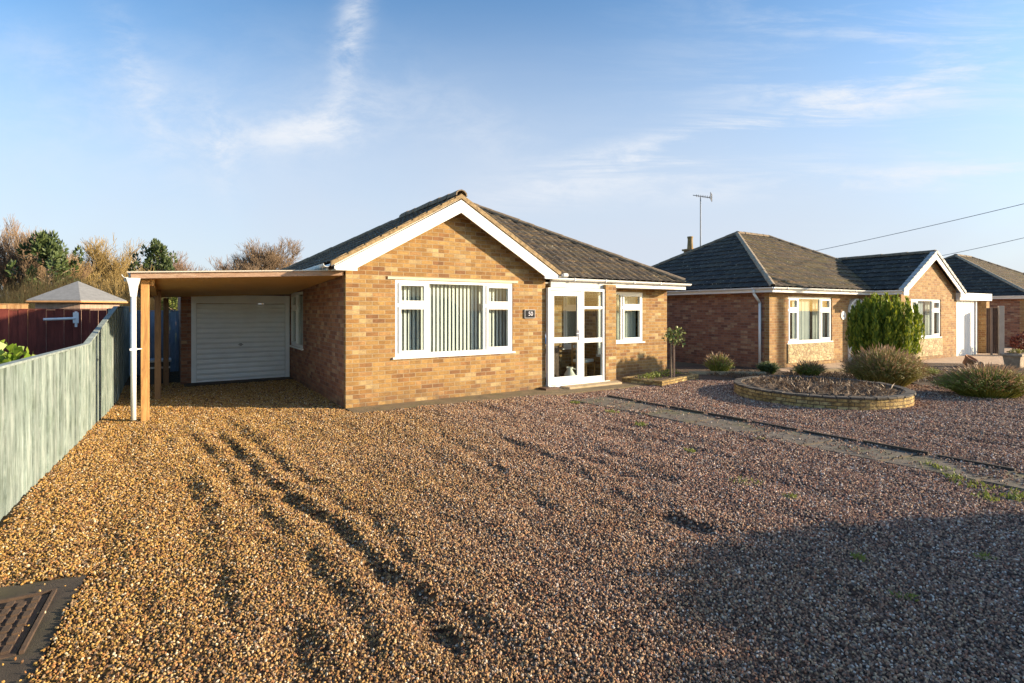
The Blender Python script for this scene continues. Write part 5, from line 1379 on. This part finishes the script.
def evergreen(name, label, px, pytop, Y, wpx, seed, mat, clumps=90, leaf=.13, narrow=False):
    rr = random.Random(seed); h = CAMZ + (310 - pytop) / 524 * Y; rad = wpx / 2 / 524 * Y
    T = thing(name, label, 'tree', (gxy(px, Y), Y, -.1), 0, 'evergreens behind the gardens')
    tk = MB(); tk.tube((0, 0, 0), (0, 0, h * .9), .13, .03, 8); m = MB()
    for i in range(clumps):
        t = rr.uniform(.25, 1); a = rr.uniform(0, 6.28)
        rmax = rad * (1.0 if t < .6 else math.sqrt(max(0, 1 - ((t - .6) / .42) ** 2)))
        rmax *= .72 + .28 * math.sin(a * 3 + t * 9 + seed); r_ = rmax * (rr.uniform(.1, 1) ** .6); c = Vector((r_ * math.cos(a), r_ * math.sin(a), h * t - .25))
        tk.tube((0, 0, max(.3, c.z - r_ * .6)), c, .035, .012, 4, False)
        cs = rr.uniform(.6, 1.3) * rad * .085
        for j in range(60):
            v = Vector((rr.gauss(0, 1), rr.gauss(0, 1), rr.gauss(0, 1))).normalized(); p = c + Vector((v.x * cs * .8, v.y * cs * .8, v.z * cs * 2.3))
            d = (v + Vector((0, 0, .9))).normalized() * leaf * rr.uniform(.7, 1.3); b_ = d.orthogonal().normalized() * leaf * .16; b_ = Matrix.Rotation(rr.uniform(0, 6.28), 3, d.normalized()) @ b_
            m.add([p - b_, p + d * .5 - b_ * 1.3, p + d, p + d * .5 + b_ * 1.3, p + b_], [(0, 1, 2, 3, 4)])
    tk.build('trunk', M['bark'], T); m.build('crown', mat, T)
pine = m_leaf('dark_pine_needle', [(0, (.02, .038, .012)), (.5, (.055, .085, .025)), (1, (.14, .17, .05))], trans=.1)
evergreen('pine_tree', 'dark green tufted pine tree above the left end of the carport', 157, 238, 24, 52, 21, pine, 120, .13)
evergreen('evergreen_tree', 'broad dark green evergreen among bare twigs at the left', 48, 229, 22, 64, 22, pine, 85, .17)
evergreen('evergreen_tree', 'low green tree seen through the gap beside the garage', 176, 286, 19.5, 44, 23, m_leaf('yellow_green_leaf', [(0, (.07, .10, .02)), (.5, (.20, .24, .05)), (1, (.40, .38, .10))]), 60, .10)

# ------------------------------------------------------------------ unseen hedge added on the right, its end shaped to cast the gravel shadow
HG = thing('shadow_hedge', 'hedge added out of view right of the drive to cast the rounded gravel shadow', 'hedge', (9.6, 0, 0))
m = MB(); rr = random.Random(8)
yend = 4.2; core = MB()
def hedge_top(y):
    q = max(0, (y - (yend - 1.6)) / 1.6)
    return 2.14 * math.sqrt(max(0.0, 1 - q ** 2.3)) if y > yend - 1.6 else 2.14
ys_ = np.linspace(-5, yend - .02, 60)
for a, b_ in zip(ys_[:-1], ys_[1:]):
    core.add([(-.5, a, 0), (.5, a, 0), (.5, a, hedge_top(a) - .06), (-.5, a, hedge_top(a) - .06), (-.5, b_, 0), (.5, b_, 0), (.5, b_, hedge_top(b_) - .06), (-.5, b_, hedge_top(b_) - .06)], [(0, 4, 7, 3), (1, 2, 6, 5), (3, 7, 6, 2)])
lf = m_leaf('laurel_leaf', [(0, (.02, .05, .01)), (.5, (.05, .10, .02)), (1, (.12, .18, .04))], rough=.35)
core.build('trunk', M['bark'], HG)
def hs():
    y = rr.uniform(-5, yend); t = hedge_top(y)
    if rr.random() < .6: return (rr.choice((-.55, .55)), y, rr.uniform(0, t)), (1, 0, .2)
    return (rr.uniform(-.55, .55), y, t + rr.uniform(-.05, .03)), (0, 0, 1)
leaf_cloud(m, 9000, hs, .11); m.build('foliage', lf, HG)
# bungalow across the road, behind the camera (seen in the window glass)
BK = neighbour(Vector((8, -20, 0)), R(180 + 20), 'brick bungalow across the road behind the viewer', True)
